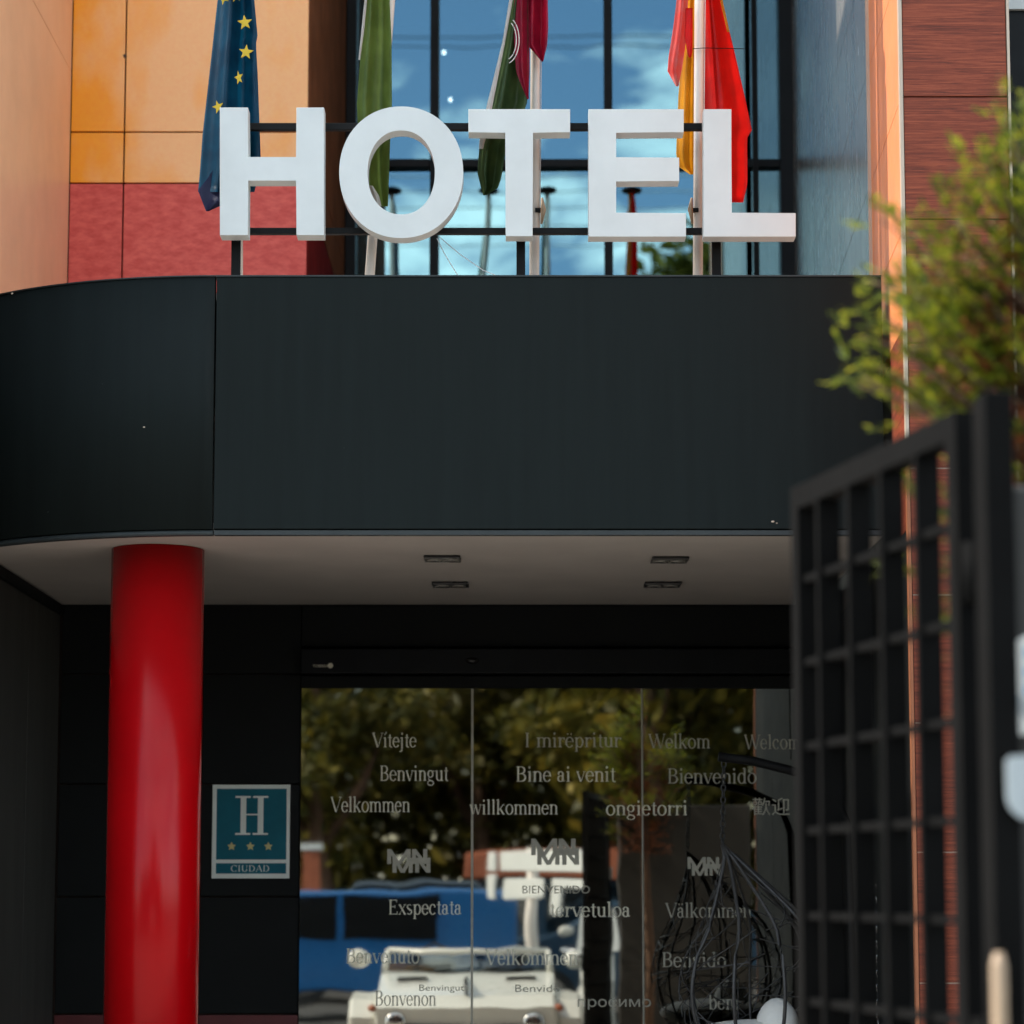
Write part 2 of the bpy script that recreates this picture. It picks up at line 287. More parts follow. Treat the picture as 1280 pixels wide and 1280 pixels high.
# ------------------------------------------------------------------ lettering: strokes with serifs, and the built-in sans
TK, TN = 0.088, 0.030
def glyph(ch):
    """(strokes, advance); a stroke is a list of (x, y, width)"""
    S = []
    X, A, D, C = 0.45, 0.68, -0.21, 0.66
    def line(x0, y0, x1, y1, w): S.append([(x0, y0, w), (x1, y1, w)])
    def ser(x, y, l=0.07, r=0.07): S.append([(x - l, y, TN * 0.9), (x + r, y, TN * 0.9)])
    def stem(x, y0, y1, top='l', bot='b'):
        line(x, y0, x, y1, TK)
        if top == 'l': S.append([(x - 0.10, y1 - 0.035, TN), (x, y1 - 0.006, TN * 1.3)])
        if top == 'b': ser(x, y1 - 0.012, 0.09, 0.09)
        if bot == 'b': ser(x, y0 + 0.012, 0.09, 0.09)
    def arc(cx, cy, rx, ry, a0, a1, tk=TK, tn=TN):
        n = max(5, int(abs(a1 - a0) / 18)); pts = []
        for i in range(n + 1):
            a = R(a0 + (a1 - a0) * i / n); pts.append((cx + rx * math.cos(a), cy + ry * math.sin(a), tn + (tk - tn) * abs(math.cos(a)) ** 1.4))
        S.append(pts)
    def dot(x, y, r=0.05): S.append([(x, y - r, r * 1.4), (x, y, r * 2), (x, y + r, r * 1.4)])
    ad = 0.5
    b = {'í': 'i', 'ë': 'e', 'ä': 'a', 'é': 'e', 'ē': 'e'}.get(ch, ch)
    if b == 'n': stem(0.12, 0, X); stem(0.40, 0, X - 0.1, None); arc(0.26, X - 0.14, 0.14, 0.13, 180, 0); ad = 0.52
    elif b == 'm': stem(0.12, 0, X); stem(0.39, 0, X - 0.1, None); stem(0.66, 0, X - 0.1, None); arc(0.255, X - 0.14, 0.135, 0.13, 180, 0); arc(0.525, X - 0.14, 0.135, 0.13, 180, 0); ad = 0.78
    elif b == 'u': stem(0.12, 0.1, X, 'l', None); stem(0.39, 0, X, 'l', None); arc(0.255, 0.14, 0.135, 0.13, 180, 360); ser(0.43, 0.012, 0.02, 0.06); ad = 0.51
    elif b == 'r': stem(0.12, 0, X); arc(0.27, X - 0.15, 0.13, 0.13, 170, 60); dot(0.33, X - 0.06, 0.04); ad = 0.37
    elif b == 'i': stem(0.13, 0, X); ad = 0.27
    elif b == 'l': stem(0.13, 0, A); ad = 0.27
    elif b == 'j': line(0.14, -0.08, 0.14, X, TK); S.append([(0.04, X - 0.035, TN), (0.14, X - 0.006, TN)]); arc(0.03, -0.10, 0.11, 0.10, 0, -110); dot(0.14, X + 0.17); ad = 0.28
    elif b == 'k': stem(0.12, 0, A); line(0.15, 0.19, 0.40, X - 0.02, TN); line(0.23, 0.26, 0.43, 0.0, TK * 0.9); ser(0.42, X - 0.012); ser(0.44, 0.012, 0.08, 0.06); ad = 0.52
    elif b == 'o': arc(0.24, X / 2, 0.18, X / 2, 0, 360); ad = 0.48
    elif b == 'e': arc(0.22, X / 2, 0.17, X / 2, 15, 325); line(0.06, 0.25, 0.385, 0.25, TN); arc(0.22, X / 2, 0.17, X / 2, 0, 30, TK * 0.8); ad = 0.44
    elif b == 'c': arc(0.22, X / 2, 0.17, X / 2, 45, 320); dot(0.34, 0.35, 0.035); ad = 0.43
    elif b == 'a': stem(0.30, 0.03, X - 0.1, None, None); arc(0.19, X - 0.13, 0.115, 0.12, 0, 165); dot(0.09, X - 0.12, 0.035); arc(0.19, 0.13, 0.13, 0.125, 60, 330); S.append([(0.30, 0.06, TK * 0.7), (0.34, 0.02, TN), (0.41, 0.05, TN)]); ad = 0.44
    elif b == 'd': stem(0.37, 0, A, 'l', None); arc(0.22, X / 2, 0.16, X / 2, 30, 330); ser(0.41, 0.012, 0.02, 0.06); ad = 0.50
    elif b == 'b': stem(0.11, 0, A, 'l', None); arc(0.26, X / 2, 0.16, X / 2, 150, -150); ad = 0.49
    elif b == 'p': stem(0.12, D, X); arc(0.27, X / 2, 0.16, X / 2, 150, -150); ad = 0.50
    elif b == 'g': arc(0.21, 0.30, 0.14, 0.15, 0, 360, TK * 0.9); arc(0.22, -0.10, 0.17, 0.10, 0, 360, TK * 0.6); line(0.10, 0.14, 0.12, 0.03, TN * 1.3); line(0.12, 0.03, 0.36, -0.02, TN * 1.8); line(0.33, 0.42, 0.44, 0.43, TN); ad = 0.47
    elif b == 's': arc(0.18, 0.335, 0.115, 0.11, 40, 250, TK * 0.7); arc(0.18, 0.12, 0.125, 0.115, 70, -145, TK * 0.8); line(0.10, 0.28, 0.25, 0.18, TK * 0.9); ad = 0.38
    elif b == 't': line(0.15, 0.08, 0.15, 0.58, TK * 0.9); line(0.03, X - 0.012, 0.28, X - 0.012, TN); arc(0.23, 0.09, 0.08, 0.09, 180, 310); ad = 0.30
    elif b == 'v': line(0.05, X, 0.23, 0, TK * 0.9); line(0.41, X, 0.24, 0, TN); ser(0.07, X - 0.01, 0.07, 0.08); ser(0.40, X - 0.01); ad = 0.46
    elif b == 'w': line(0.05, X, 0.20, 0, TK * 0.9); line(0.35, X, 0.21, 0, TN); line(0.33, X, 0.48, 0, TK * 0.9); line(0.63, X, 0.49, 0, TN); ser(0.06, X - 0.01); ser(0.34, X - 0.01); ser(0.62, X - 0.01); ad = 0.68
    elif b == 'x': line(0.07, X, 0.39, 0, TK * 0.9); line(0.39, X, 0.07, 0, TN); ser(0.08, X - 0.01); ser(0.38, X - 0.01); ser(0.08, 0.01); ser(0.38, 0.01); ad = 0.46
    elif b == 'V': line(0.07, C, 0.34, 0, TK); line(0.63, C, 0.36, 0, TN); ser(0.08, C - 0.012, 0.08, 0.1); ser(0.62, C - 0.012, 0.09, 0.07); ad = 0.66
    elif b == 'W': line(0.06, C, 0.28, 0, TK); line(0.48, C, 0.30, 0, TN); line(0.44, C, 0.66, 0, TK); line(0.88, C, 0.68, 0, TN); ser(0.07, C - 0.012, 0.08, 0.1); ser(0.46, C - 0.012, 0.08, 0.08); ser(0.87, C - 0.012); ad = 0.92
    elif b == 'B': stem(0.15, 0, C, 'b'); arc(0.30, 0.50, 0.17, 0.15, 90, -90); arc(0.30, 0.18, 0.21, 0.17, 90, -90); line(0.1, C - 0.015, 0.32, C - 0.015, TN); line(0.15, 0.345, 0.32, 0.345, TN); line(0.1, 0.015, 0.32, 0.015, TN); ad = 0.60
    elif b == 'D': stem(0.15, 0, C, 'b'); arc(0.28, C / 2, 0.30, C / 2 - 0.012, 90, -90); line(0.1, C - 0.015, 0.30, C - 0.015, TN); line(0.1, 0.015, 0.30, 0.015, TN); ad = 0.68
    elif b == 'E': stem(0.15, 0, C, 'b'); line(0.1, C - 0.015, 0.50, C - 0.015, TN); line(0.15, 0.35, 0.40, 0.35, TN); line(0.1, 0.015, 0.52, 0.015, TN); line(0.50, C, 0.50, C - 0.12, TN); line(0.53, 0, 0.53, 0.14, TN); line(0.40, 0.28, 0.40, 0.42, TN); ad = 0.60
    elif b == 'I': stem(0.16, 0, C, 'b'); ad = 0.33
    elif b == 'H': stem(0.17, 0, C, 'b'); stem(0.53, 0, C, 'b'); line(0.17, 0.34, 0.53, 0.34, TN); ad = 0.70
    elif b == 'C': arc(0.33, C / 2, 0.28, C / 2, 45, 318); line(0.55, 0.45, 0.55, C, TN); ad = 0.64
    elif b == 'U': line(0.15, 0.2, 0.15, C, TK); ser(0.15, C - 0.012, 0.09, 0.09); arc(0.35, 0.22, 0.20, 0.21, 180, 360); line(0.55, 0.2, 0.55, C, TN); ser(0.55, C - 0.012, 0.08, 0.08); ad = 0.70
    elif b == 'A': line(0.34, C, 0.09, 0, TN); line(0.34, C, 0.60, 0, TK); line(0.18, 0.22, 0.50, 0.22, TN); ser(0.08, 0.012, 0.07, 0.08); ser(0.60, 0.012, 0.1, 0.08); ad = 0.68
    elif b == '-': line(0.05, 0.22, 0.25, 0.22, TN * 1.6); ad = 0.3
    else: ad = 0.27
    if ch == 'i': dot(0.12, X + 0.17)
    if ch == 'í': line(0.10, X + 0.10, 0.21, X + 0.24, TN * 1.8)
    if ch == 'é': line(0.20, X + 0.10, 0.31, X + 0.24, TN * 1.8)
    if ch == 'ē': line(0.10, X + 0.14, 0.34, X + 0.14, TN * 1.4)
    if ch in 'ëä': dot(0.13, X + 0.15, 0.035); dot(0.30, X + 0.15, 0.035)
    return S, ad
def serif(text, mb, org, size, width=None, sx=1.0):
    """writes text on a wall facing the camera; org is the left end of the base line, faces step outwards by a hair"""
    tot = sum(glyph(c)[1] for c in text)
    if width: sx = width / (tot * size)
    x = 0.0; k = 0
    for c in text:
        st, ad = glyph(c)
        for s in st:
            k += 1; yy = org[1] - 0.00006 * (k % 23)
            pts = [(Vector((p[0], p[1])), p[2]) for p in s]; L_, R_ = [], []
            for i, (p, wd) in enumerate(pts):
                d = (pts[min(i+1, len(pts)-1)][0] - pts[max(i-1, 0)][0])
                d = d.normalized() if d.length > 1e-9 else Vector((0, 1)); n = Vector((-d.y, d.x)) * wd / 2
                for lst, q in ((L_, p + n), (R_, p - n)):
                    lst.append(mb.bm.verts.new((org[0] + (x + q.x) * size * sx, yy, org[2] + q.y * size)))
            for i in range(len(pts) - 1): mb.bm.faces.new((L_[i], R_[i], R_[i+1], L_[i+1]))
        x += ad
    return tot * size * sx
def sans(name, text, org, height, mat, parent, width=None, bold=0.0):
    cu = bpy.data.curves.new(name, 'FONT'); cu.body = text; cu.size = 1.0; cu.resolution_u = 3; cu.offset = bold
    o = bpy.data.objects.new(name, cu); col.objects.link(o); bpy.context.view_layer.update()
    me = bpy.data.meshes.new_from_object(o.evaluated_get(bpy.context.evaluated_depsgraph_get()))
    bpy.data.objects.remove(o); bpy.data.curves.remove(cu)
    if not me.vertices: return None
    xs = [v.co.x for v in me.vertices]; ys = [v.co.y for v in me.vertices]
    s = height / (max(ys) - min(ys)); sx = (width / (max(xs) - min(xs))) if width else s
    x0, y0 = min(xs), min(ys)
    for v in me.vertices: v.co = Vector((org[0] + (v.co.x - x0) * sx, org[1], org[2] + (v.co.y - y0) * s))
    me.materials.clear()
    return link(name, me, mat, parent)

# ------------------------------------------------------------------ measured planes
YF = 10.0                     # canopy front
YB = 12.5                     # back wall and entrance doors
YW = 15.4                     # upper window
YP = 9.47                     # front of the wood-clad pier
XL = P(76, 757, YB).x         # recess side wall
Z_TOP = PZ(345, YF); Z_SOF = PZ(668, YF)
XR0 = PX(1131, YP, 420); XR1 = PU(990, YW)       # the other side wall opens slightly with depth
def XR(Y): return XR0 + (XR1 - XR0) * (Y - YP) / (YW - YP)
ROOF = 9.2

# ------------------------------------------------------------------ ground
g = MB(); g.quad((-600, -600, 0), (600, -600, 0), (600, 600, 0), (-600, 600, 0)); tag(g.build('ground', M['asphalt']), kind='structure')
g = MB(); g.box((-14, 4.6, -0.2), (14, 20, 0.12)); tag(g.build('pavement', M['paving']), kind='structure')
g = MB(); g.box((-2.16, 10.1, 0.10), (1.5, 18, 0.124)); tag(g.build('unseen_dark_floor', M['black_matt']), kind='structure')  # unseen dark floor, added to cut light bouncing up under the canopy

# ------------------------------------------------------------------ the building
hotel = empty('hotel_building', (0, YB, 0), 'modern hotel facade with ochre, red, wood and charcoal cladding around a recessed entrance', 'building')
g = MB()
XRET = PU(385, YB)
g.box((-14, YB + 0.06, 0), (PX(375, YB) - 0.02, YB + 1.0, Z_SOF + 0.2))              # behind the charcoal cladding
g.box((-14, YB + 0.06, Z_SOF + 0.2), (XRET - 0.04, YW + 3, ROOF))                    # ochre block
g.box((XL - 0.36, 10.75, 0.12), (XL - 0.03, YB + 0.06, ROOF))                        # wing wall
g.box((XRET - 0.04, YB + 0.1, Z_TOP - 0.25), (XR1 + 0.4, YW + 3.2, Z_TOP - 0.12))    # slab under the window
g.build('wall', M['joint'], hotel)
g = MB()
g.prism([(XR0 + 0.03, YP + 0.03, 0.12), (XR(YW + 3) + 0.03, YW + 3, 0.12), (14, YW + 3, 0.12), (14, YP + 1.2, 0.12), (PX(1265, YP, 300) - 0.01, YP + 1.2, 0.12), (PX(1265, YP, 300) - 0.01, YP + 0.03, 0.12)], (0, 0, ROOF))
g.build('wall', M['joint'], hotel)
g = MB(); g.box((-14, YB + 0.2, ROOF), (14, YW + 3.2, ROOF + 0.12)); g.build('roof', M['canopy'], hotel)

GAP = 0.008
def panel_xz(x0, x1, z0, z1, y, mat, th=0.03, name='cladding_panel', bev=0.002):
    return MB().box((x0 + GAP / 2, y, z0 + GAP / 2), (x1 - GAP / 2, y + th, z1 - GAP / 2), bev).build(name, mat, hotel)
# ochre and red panels of the back wall
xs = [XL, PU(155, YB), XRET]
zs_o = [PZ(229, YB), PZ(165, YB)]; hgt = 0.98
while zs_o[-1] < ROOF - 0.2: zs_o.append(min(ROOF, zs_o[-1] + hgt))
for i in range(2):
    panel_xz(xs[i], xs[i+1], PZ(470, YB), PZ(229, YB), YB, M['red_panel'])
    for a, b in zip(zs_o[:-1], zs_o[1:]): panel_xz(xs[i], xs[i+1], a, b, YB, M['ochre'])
# rivet at a panel joint
MB().tube([(PU(154, YB), YB - 0.004, PZ(70, YB)), (PU(154, YB), YB + 0.01, PZ(70, YB))], 0.009, 10).build('rivet', M['joint'], hotel)
# return between that wall and the window: red below, ochre above, both darkened with painted shade
for a, b, mt in ((PZ(470, YB), PZ(229, YB), M['return_red_shade']), (PZ(229, YB), PZ(165, YB), M['return_ochre_shade']), (PZ(165, YB), ROOF, M['return_ochre_shade'])):
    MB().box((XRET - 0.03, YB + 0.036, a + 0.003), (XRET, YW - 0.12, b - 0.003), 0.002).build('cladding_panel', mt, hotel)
# wing wall cladding (pale ochre above the canopy, dark grey under it), front end too
zw = [Z_TOP - 0.4]
zl = P(83, 90, YB).z
for z in (zl,): zw.append(z)
while zw[-1] < ROOF - 0.3: zw.append(min(ROOF, zw[-1] + 1.2))
for a, b in zip(zw[:-1], zw[1:]):
    MB().box((XL - 0.03, 10.72, a + 0.0015), (XL, YB - 0.003, b - 0.0015), 0.001).build('cladding_panel', M['ochre_side'], hotel)
    MB().box((XL - 0.38, 10.72, a + 0.002), (XL - 0.034, 10.75, b - 0.002), 0.001).build('cladding_panel', M['ochre_side'], hotel)
YWING = YF + 1.5 - math.sqrt(2.25 - (XL - 0.03 - PX(268, YF, 500)) ** 2) - 0.012
MB().box((XL - 0.36, YWING + 0.004, 0.12), (XL - 0.03, 10.71, Z_SOF - 0.012)).build('wall', M['joint'], hotel); MB().box((XL - 0.36, 9.33, 0.12), (XL - 0.03, YWING, Z_TOP + 1.3)).build('wall', M['side_grey'], hotel)  # wing wall carried forward unseen, added to keep sun off column and fascia
for y0, y1 in ((9.3, 10.44), (10.44, 11.7), (11.7, YB - 0.003)):  # first length clads the added unseen wall
    MB().box((XL - 0.03, y0 + 0.002, 0.12), (XL, y1 - 0.002, Z_SOF - 0.012), 0.001).build('cladding_panel', M['side_grey'], hotel)
MB().box((XL - 0.38, 9.3, 0.12), (XL - 0.034, 9.33, Z_SOF - 0.012)).build('cladding_panel', M['side_grey'], hotel)  # front end of the added unseen wall
MB().box((XL, 10.6, PZ(757, YB) - 0.05), (XL + 0.02, YB - 0.003, PZ(757, YB) - 0.004)).build('shadow_trim', M['black_matt'], hotel)
# charcoal panels beside the doors, red base band
XD0 = PX(375, YB)
zrow = [PZ(1268, YB), PZ(1121, YB), PZ(980, YB), PZ(842, YB), Z_SOF + 0.06]
xcol = [XL + 0.002, PX(137, YB) + 0.03, PX(250, YB), XD0]
for i in range(3):
    for a, b in zip(zrow[:-1], zrow[1:]): panel_xz(xcol[i], xcol[i+1], a, b, YB + 0.02, M['dark_panel'], 0.03)
    panel_xz(xcol[i], xcol[i+1], 0.12, zrow[0], YB + 0.012, M['red_base'], 0.04)
# pier: wood panels on the front, orange and shade-toned panels on the flank
zp = PZ(121, YP); ph = PZ(121, YP) - PZ(274, YP)
rows = sorted([zp + k * ph for k in range(-9, 9) if 0.12 < zp + k * ph < ROOF])
rows = [0.12] + rows + [ROOF]
xw0, xw1 = XR0 + 0.012, PX(1265, YP, 300) - 0.006
for a, b in zip(rows[:-1], rows[1:]):
    MB().box((xw0, YP, a + 0.0025), (xw1, YP + 0.03, b - 0.0025), 0.0015).build('wood_or_shade_panel', M['wood'], hotel)
    if b < Z_SOF + 0.3 : MB().box((xw0 + 0.002, YP + 0.004, b - 0.0024), (xw1 - 0.002, YP + 0.02, b + 0.0024)).build('joint_strip', M['trim'], hotel)
MB().box((XR0 - 0.003, YP - 0.004, PZ(548, YP)), (XR0 + 0.009, YP + 0.03, ROOF)).build('edge_trim', M['trim'], hotel)
MB().box((XR0 - 0.003, YP - 0.004, 0.12), (XR0 + 0.009, YP + 0.03, PZ(549, YP))).build('edge_trim', M['brown_trim'], hotel)
MB().box((xw1 + 0.003, YP - 0.004, 0.12), (xw1 + 0.013, YP + 0.03, ROOF)).build('edge_trim', M['trim'], hotel)
def flank(y0, y1, z0, z1, mat, name='cladding_panel'):
    g = MB(); y0 += 0.003; y1 -= 0.003; z0 += 0.002; z1 -= 0.002
    g.prism([(XR(y0), y0, z0), (XR(y1), y1, z0), (XR(y1) + 0.025, y1, z0), (XR(y0) + 0.025, y0, z0)], (0, 0, z1 - z0)); return g.build(name, mat, hotel)
YO = 10.62; YO2 = 10.28
frow = sorted([P(1128, 130, YP + 0.06).z + k * 0.51 for k in range(-3, 9)])
ZO = PZ(425, 9.75)
frow = [ZO] + [z for z in frow if ZO + 0.1 < z < ROOF - 0.1] + [ROOF]
flank(YP + 0.036, YF - 0.01, Z_SOF - 0.05, ZO, M['wood'], 'wood_or_shade_panel')  # shadow on the lower orange flank, painted as dark wood
for a, b in zip(frow[:-1], frow[1:]):
    flank(YP + 0.036, YO2, a, b, M['orange']); flank(YO2, YO, a, b, M['orange'])
    for y0, y1 in ((YO, 12.1), (12.1, 13.7), (13.7, YW - 0.1)): flank(y0, y1, a, b, M['shaded_panel'])
MB().prism([(XR(YO) - 0.014, YO - 0.006, Z_TOP - 0.1), (XR(YO) + 0.002, YO - 0.006, Z_TOP - 0.1), (XR(YO) + 0.002, YO + 0.006, Z_TOP - 0.1), (XR(YO) - 0.014, YO + 0.006, Z_TOP - 0.1)], (0, 0, ROOF - Z_TOP)).build('edge_trim', M['trim'], hotel)
flank(YP + 0.036, YF + 0.2, 0.12, Z_SOF - 0.05, M['dark_panel'])
flank(YF + 0.2, 11.3, 0.12, Z_SOF - 0.05, M['dark_panel']); flank(11.3, YB, 0.12, Z_SOF - 0.05, M['dark_panel'])
# shop window beyond the pier, with a white band above
g = MB(); g.box((PX(1265, YP, 300) + 0.02, YP + 1.1, 0.5), (6, YP + 1.18, PZ(14, YP + 1.1))); g.build('dark_window', M['black_frame'], hotel)
g = MB(); g.box((PX(1265, YP, 300) + 0.02, YP + 1.08, PZ(14, YP + 1.1) + 0.003), (6, YP + 1.18, ROOF)); g.build('white_band', M['letter'], hotel)

# upper window: frame > mullions, transoms, panes
zb, zt = Z_TOP - 0.1, ROOF
xl, xr = XRET + 0.002, XR(YW)
g = MB(); fw = PU(447, YW) - PU(432, YW)
g.box((xl, YW - 0.1, zb), (PU(446, YW), YW + 0.06, zt), 0.004); win = g.build('window', M['black_frame'], hotel)
MB().box((PU(973, YW), YW - 0.1, zb), (xr + 0.05, YW + 0.06, zt), 0.004).build('jamb_or_added_bar', M['black_frame'], win)
mw = 0.026
mull = [PU(543, YW), PU(760, YW)]
for x in mull: MB().box((x - mw, YW - 0.07, zb), (x + mw, YW + 0.05, zt), 0.003).build('mullion', M['black_frame'], win)
edges = [PU(446, YW)] + mull + [PU(973, YW)]
zt1 = PZ(207, YW)
for i in range(3):
    x0 = edges[i] + (mw if i else 0); x1 = edges[i+1] - (mw if i < 2 else 0)
    MB().box((x0 + 0.001, YW - 0.062, zt1 - 0.025), (x1 - 0.001, YW + 0.045, zt1 + 0.025), 0.003).build('transom', M['black_frame'], win)
    MB().box((x0 + 0.001, YW - 0.062, zt1 + 2.2), (x1 - 0.001, YW + 0.045, zt1 + 2.25), 0.003).build('transom', M['black_frame'], win)
    for a, b in ((zb, zt1 - 0.025), (zt1 + 0.025, zt1 + 2.2), (zt1 + 2.25, zt)):
        yaw = -0.017 + random.uniform(-0.0006, 0.0006)
        o = MB().box((x0 - 0.004, YW - 0.003, a - 0.004), (x1 + 0.004, YW + 0.003, b + 0.004)).build('pane', M['win_glass'], win)
        c = Vector(((x0 + x1) / 2, YW, (a + b) / 2))
        rot = Matrix.Translation(c) @ Matrix.Rotation(yaw, 4, 'Z') @ Matrix.Translation(-c); o.data.transform(rot)
# thin dark bar in front of the window
MB().box((PU(941, YW - 0.3), YW - 0.30, zb), (PU(948, YW - 0.3), YW - 0.27, zt)).build('dark_bar', M['black_matt'], hotel)
# the room behind the window
g = MB()
x0, x1 = XRET - 0.02, XR1 + 0.3
g.box((x0, YW + 2.9, zb), (x1, YW + 3.0, ROOF)); g.box((x0, YW + 0.1, PZ(30, YW + 1.4) + 0.5), (x1, YW + 2.9, PZ(30, YW + 1.4) + 0.6)); g.box((x1 - 0.05, YW + 0.1, zb), (x1 + 0.05, YW + 2.9, ROOF))
g.build('inner_wall', M['interior'], hotel)
for px, py in ((555, 66), (563, 125)):
    p = P(px, py, YW + 2.6); MB().tube([(p.x, p.y, p.z), (p.x, p.y - 0.05, p.z - 0.01)], 0.015, 14).build('ceiling_spot', M['lamp_lit'], hotel)

# ------------------------------------------------------------------ lobby behind the doors
g = MB(); XD1 = XR(YB)
g.box((-4, YB + 5, 0.12), (4, YB + 5.1, Z_SOF)); g.box((-4, YB + 0.2, 0.12), (-3.9, YB + 5, Z_SOF)); g.box((3.9, YB + 0.2, 0.12), (4, YB + 5, Z_SOF)); g.box((-4, YB + 0.2, Z_SOF), (4, YB + 5, Z_SOF + 0.1))
g.build('lobby_wall', M['interior'], hotel)
desk = empty('reception_desk', (0.2, YB + 3.4, 0.12), 'low dark reception desk inside behind the lettered glass doors', 'desk')
MB().box((-0.9, YB + 3.2, 0.12), (1.1, YB + 3.6, 1.1), 0.01).build('front_panel', M['dark_panel'], desk)
MB().box((-1.0, YB + 3.1, 1.1), (1.2, YB + 3.7, 1.15), 0.01).build('counter_top', M['side_grey'], desk)

# ------------------------------------------------------------------ entrance doors
door = empty('entrance_door', (0, YB, 0.12), 'sliding glass entrance doors lettered with welcomes in many languages', 'door')
zg = PZ(860, YB)
MB().box((XD0, YB + 0.0, PZ(808, YB)), (XD1 - 0.004, YB + 0.06, Z_SOF - 0.004), 0.003).build('upper_panel', M['dark_panel'], door)
opb = MB().box((XD0, YB - 0.06, PZ(843, YB)), (XD1 - 0.004, YB + 0.06, PZ(812, YB)), 0.006).build('operator_box', M['black_frame'], door)
MB().box((XD0, YB + 0.0, zg), (XD1 - 0.004, YB + 0.06, PZ(845, YB)), 0.003).build('head_rail', M['dark_panel'], door)
p = P(590, 826, YB - 0.06); MB().ball((p.x, p.y, p.z), 0.035, 0.02, 0.016).build('sensor', M['lamp_dark'], opb)
p = P(391, 834, YB - 0.065); sans('lettering', 'TORMAX', (p.x, YB - 0.0625, p.z), 0.013, M['frost'], opb, width=0.075)
p = P(413, 832, YB - 0.065); MB().tube([(p.x, YB - 0.066, p.z), (p.x, YB - 0.06, p.z)], 0.013, 12).build('badge', M['frost'], opb)
leaf = [(375, 589.5), (590.5, 803), (804, 1010)]
panes = []
for i, (a, b) in enumerate(leaf):
    yy = YB + (0.0 if i < 2 else 0.03)
    x0, x1 = PX(a, YB) + 0.002, min(PX(b, YB), XD1 - 0.01)
    fr = MB().box((x0, yy - 0.012, 0.13), (x1, yy + 0.02, 0.21), 0.003).build('bottom_rail', M['black_frame'], door)
    pn = MB().box((x0, yy, 0.211), (x1, yy + 0.008, zg - 0.002)).build('pane', M['door_glass'], door); panes.append(pn)
    for xe in ((x1,) if i == 0 else (x0, x1)):
        MB().box((xe - 0.003, yy - 0.002, 0.212), (xe + 0.0025, yy - 0.0005, zg - 0.004)).build('edge_strip', M['frost_dim'], door)
MB().box((PX(805, YB), YB + 0.06, 0.13), (PX(829, YB), YB + 0.12, zg - 0.002), 0.004).build('jamb_or_added_bar', M['black_frame'], door)  # dark bar added behind the glass for a dark reflection there
YT = YB - 0.004
words = [('Vítejte', 465, 521, 934, 24), ('I mirëpritur', 655, 777, 934, 24), ('Welkom', 811, 889, 935, 24), ('Welcome', 931, 1012, 936, 24),
         ('Benvingut', 474, 561, 976, 25), ('Bine ai venit', 644, 770, 977, 25), ('Bienvenido', 834, 947, 979, 25),
         ('Velkommen', 413, 513, 1015, 25), ('willkommen', 587, 698, 1018, 24), ('ongietorri', 757, 860, 1019, 24),
         ('Exspectata', 485, 577, 1143, 24), ('tervetuloa', 687, 788, 1146, 24), ('Välkommen', 832, 940, 1147, 24),
         ('Benvenuto', 432, 524, 1204, 24), ('Velkommen', 606, 722, 1206, 25), ('Benvido', 827, 908, 1209, 24),
         ('Bonvenon', 468, 545, 1257, 24), ('bem', 886, 925, 1262, 24)]
for tx, a, b, y, h in words:
    g = MB(); yy = YT if a < 804 else YT + 0.03
    o = P(a, y, YB); serif(tx, g, (o.x, yy, o.z), h / 256 / 0.66 * 0.75, width=PX(b, YB) - PX(a, YB))
    dim = a > 800 or tx in ('Bonvenon',) or tx == 'I mirëpritur'
    g.build('lettering', M['frost_dim'] if dim else M['frost'], door, fix=False)
def sline(tx, a, b, y, h, mat, bold=0.0):
    o = P(a, y, YB); yy = YT if a < 805 else YT + 0.03
    return sans('lettering', tx, (o.x, yy, o.z), h / 256, mat, door, width=PX(b, YB) - PX(a, YB), bold=bold)
sline('просимо', 722, 813, 1262, 13, M['frost_dim']); sline('BIENVENIDO', 653, 737, 1117, 10, M['frost_dim'])
sline('歡迎', 941, 988, 1019, 22, M['frost_dim']); sline('Benvinguts', 524, 585, 1241, 10, M['frost_dim']); sline('Benvido', 644, 700, 1240, 9, M['frost_dim'])
def monogram(x, y, wd, mat):
    """two interlocked capitals built from slanted bars"""
    g = MB(); k = 0
    for (ox, oy, wid) in ((0, 0, 0.52), (0.12, -0.35, 0.45), (0.55, 0, 0.34), (0.62, -0.35, 0.34)):
        s = wd / 256; base = P(x, y, YB); bx = base.x + ox * s; bz = base.z + oy * s * 0.55; hh = 0.33 * s; yy = (YT if x < 805 else YT + 0.03)
        def bar(xa, za, xb, zb_, t):
            nonlocal k; k += 1; yk = yy - 0.00006 * k
            g.quad((bx + xa * s, yk, bz + za), (bx + (xa + t) * s, yk, bz + za), (bx + (xb + t) * s, yk, bz + zb_), (bx + xb * s, yk, bz + zb_))
        t = 0.09
        bar(0, 0, 0, hh, t); bar(wid - t, 0, wid - t, hh, t)
        if ox in (0, 0.12): bar((wid - t) / 2, 0, 0, hh, t); bar((wid - t) / 2, 0, wid - t, hh, t)
        else: bar(wid - t, 0, 0, hh, t)
    g.build('monogram', mat, door, fix=False)
monogram(664, 1069, 62, M['frost_dim']); monogram(484, 1080, 56, M['frost_dim']); monogram(860, 1086, 44, M['frost_dim'])

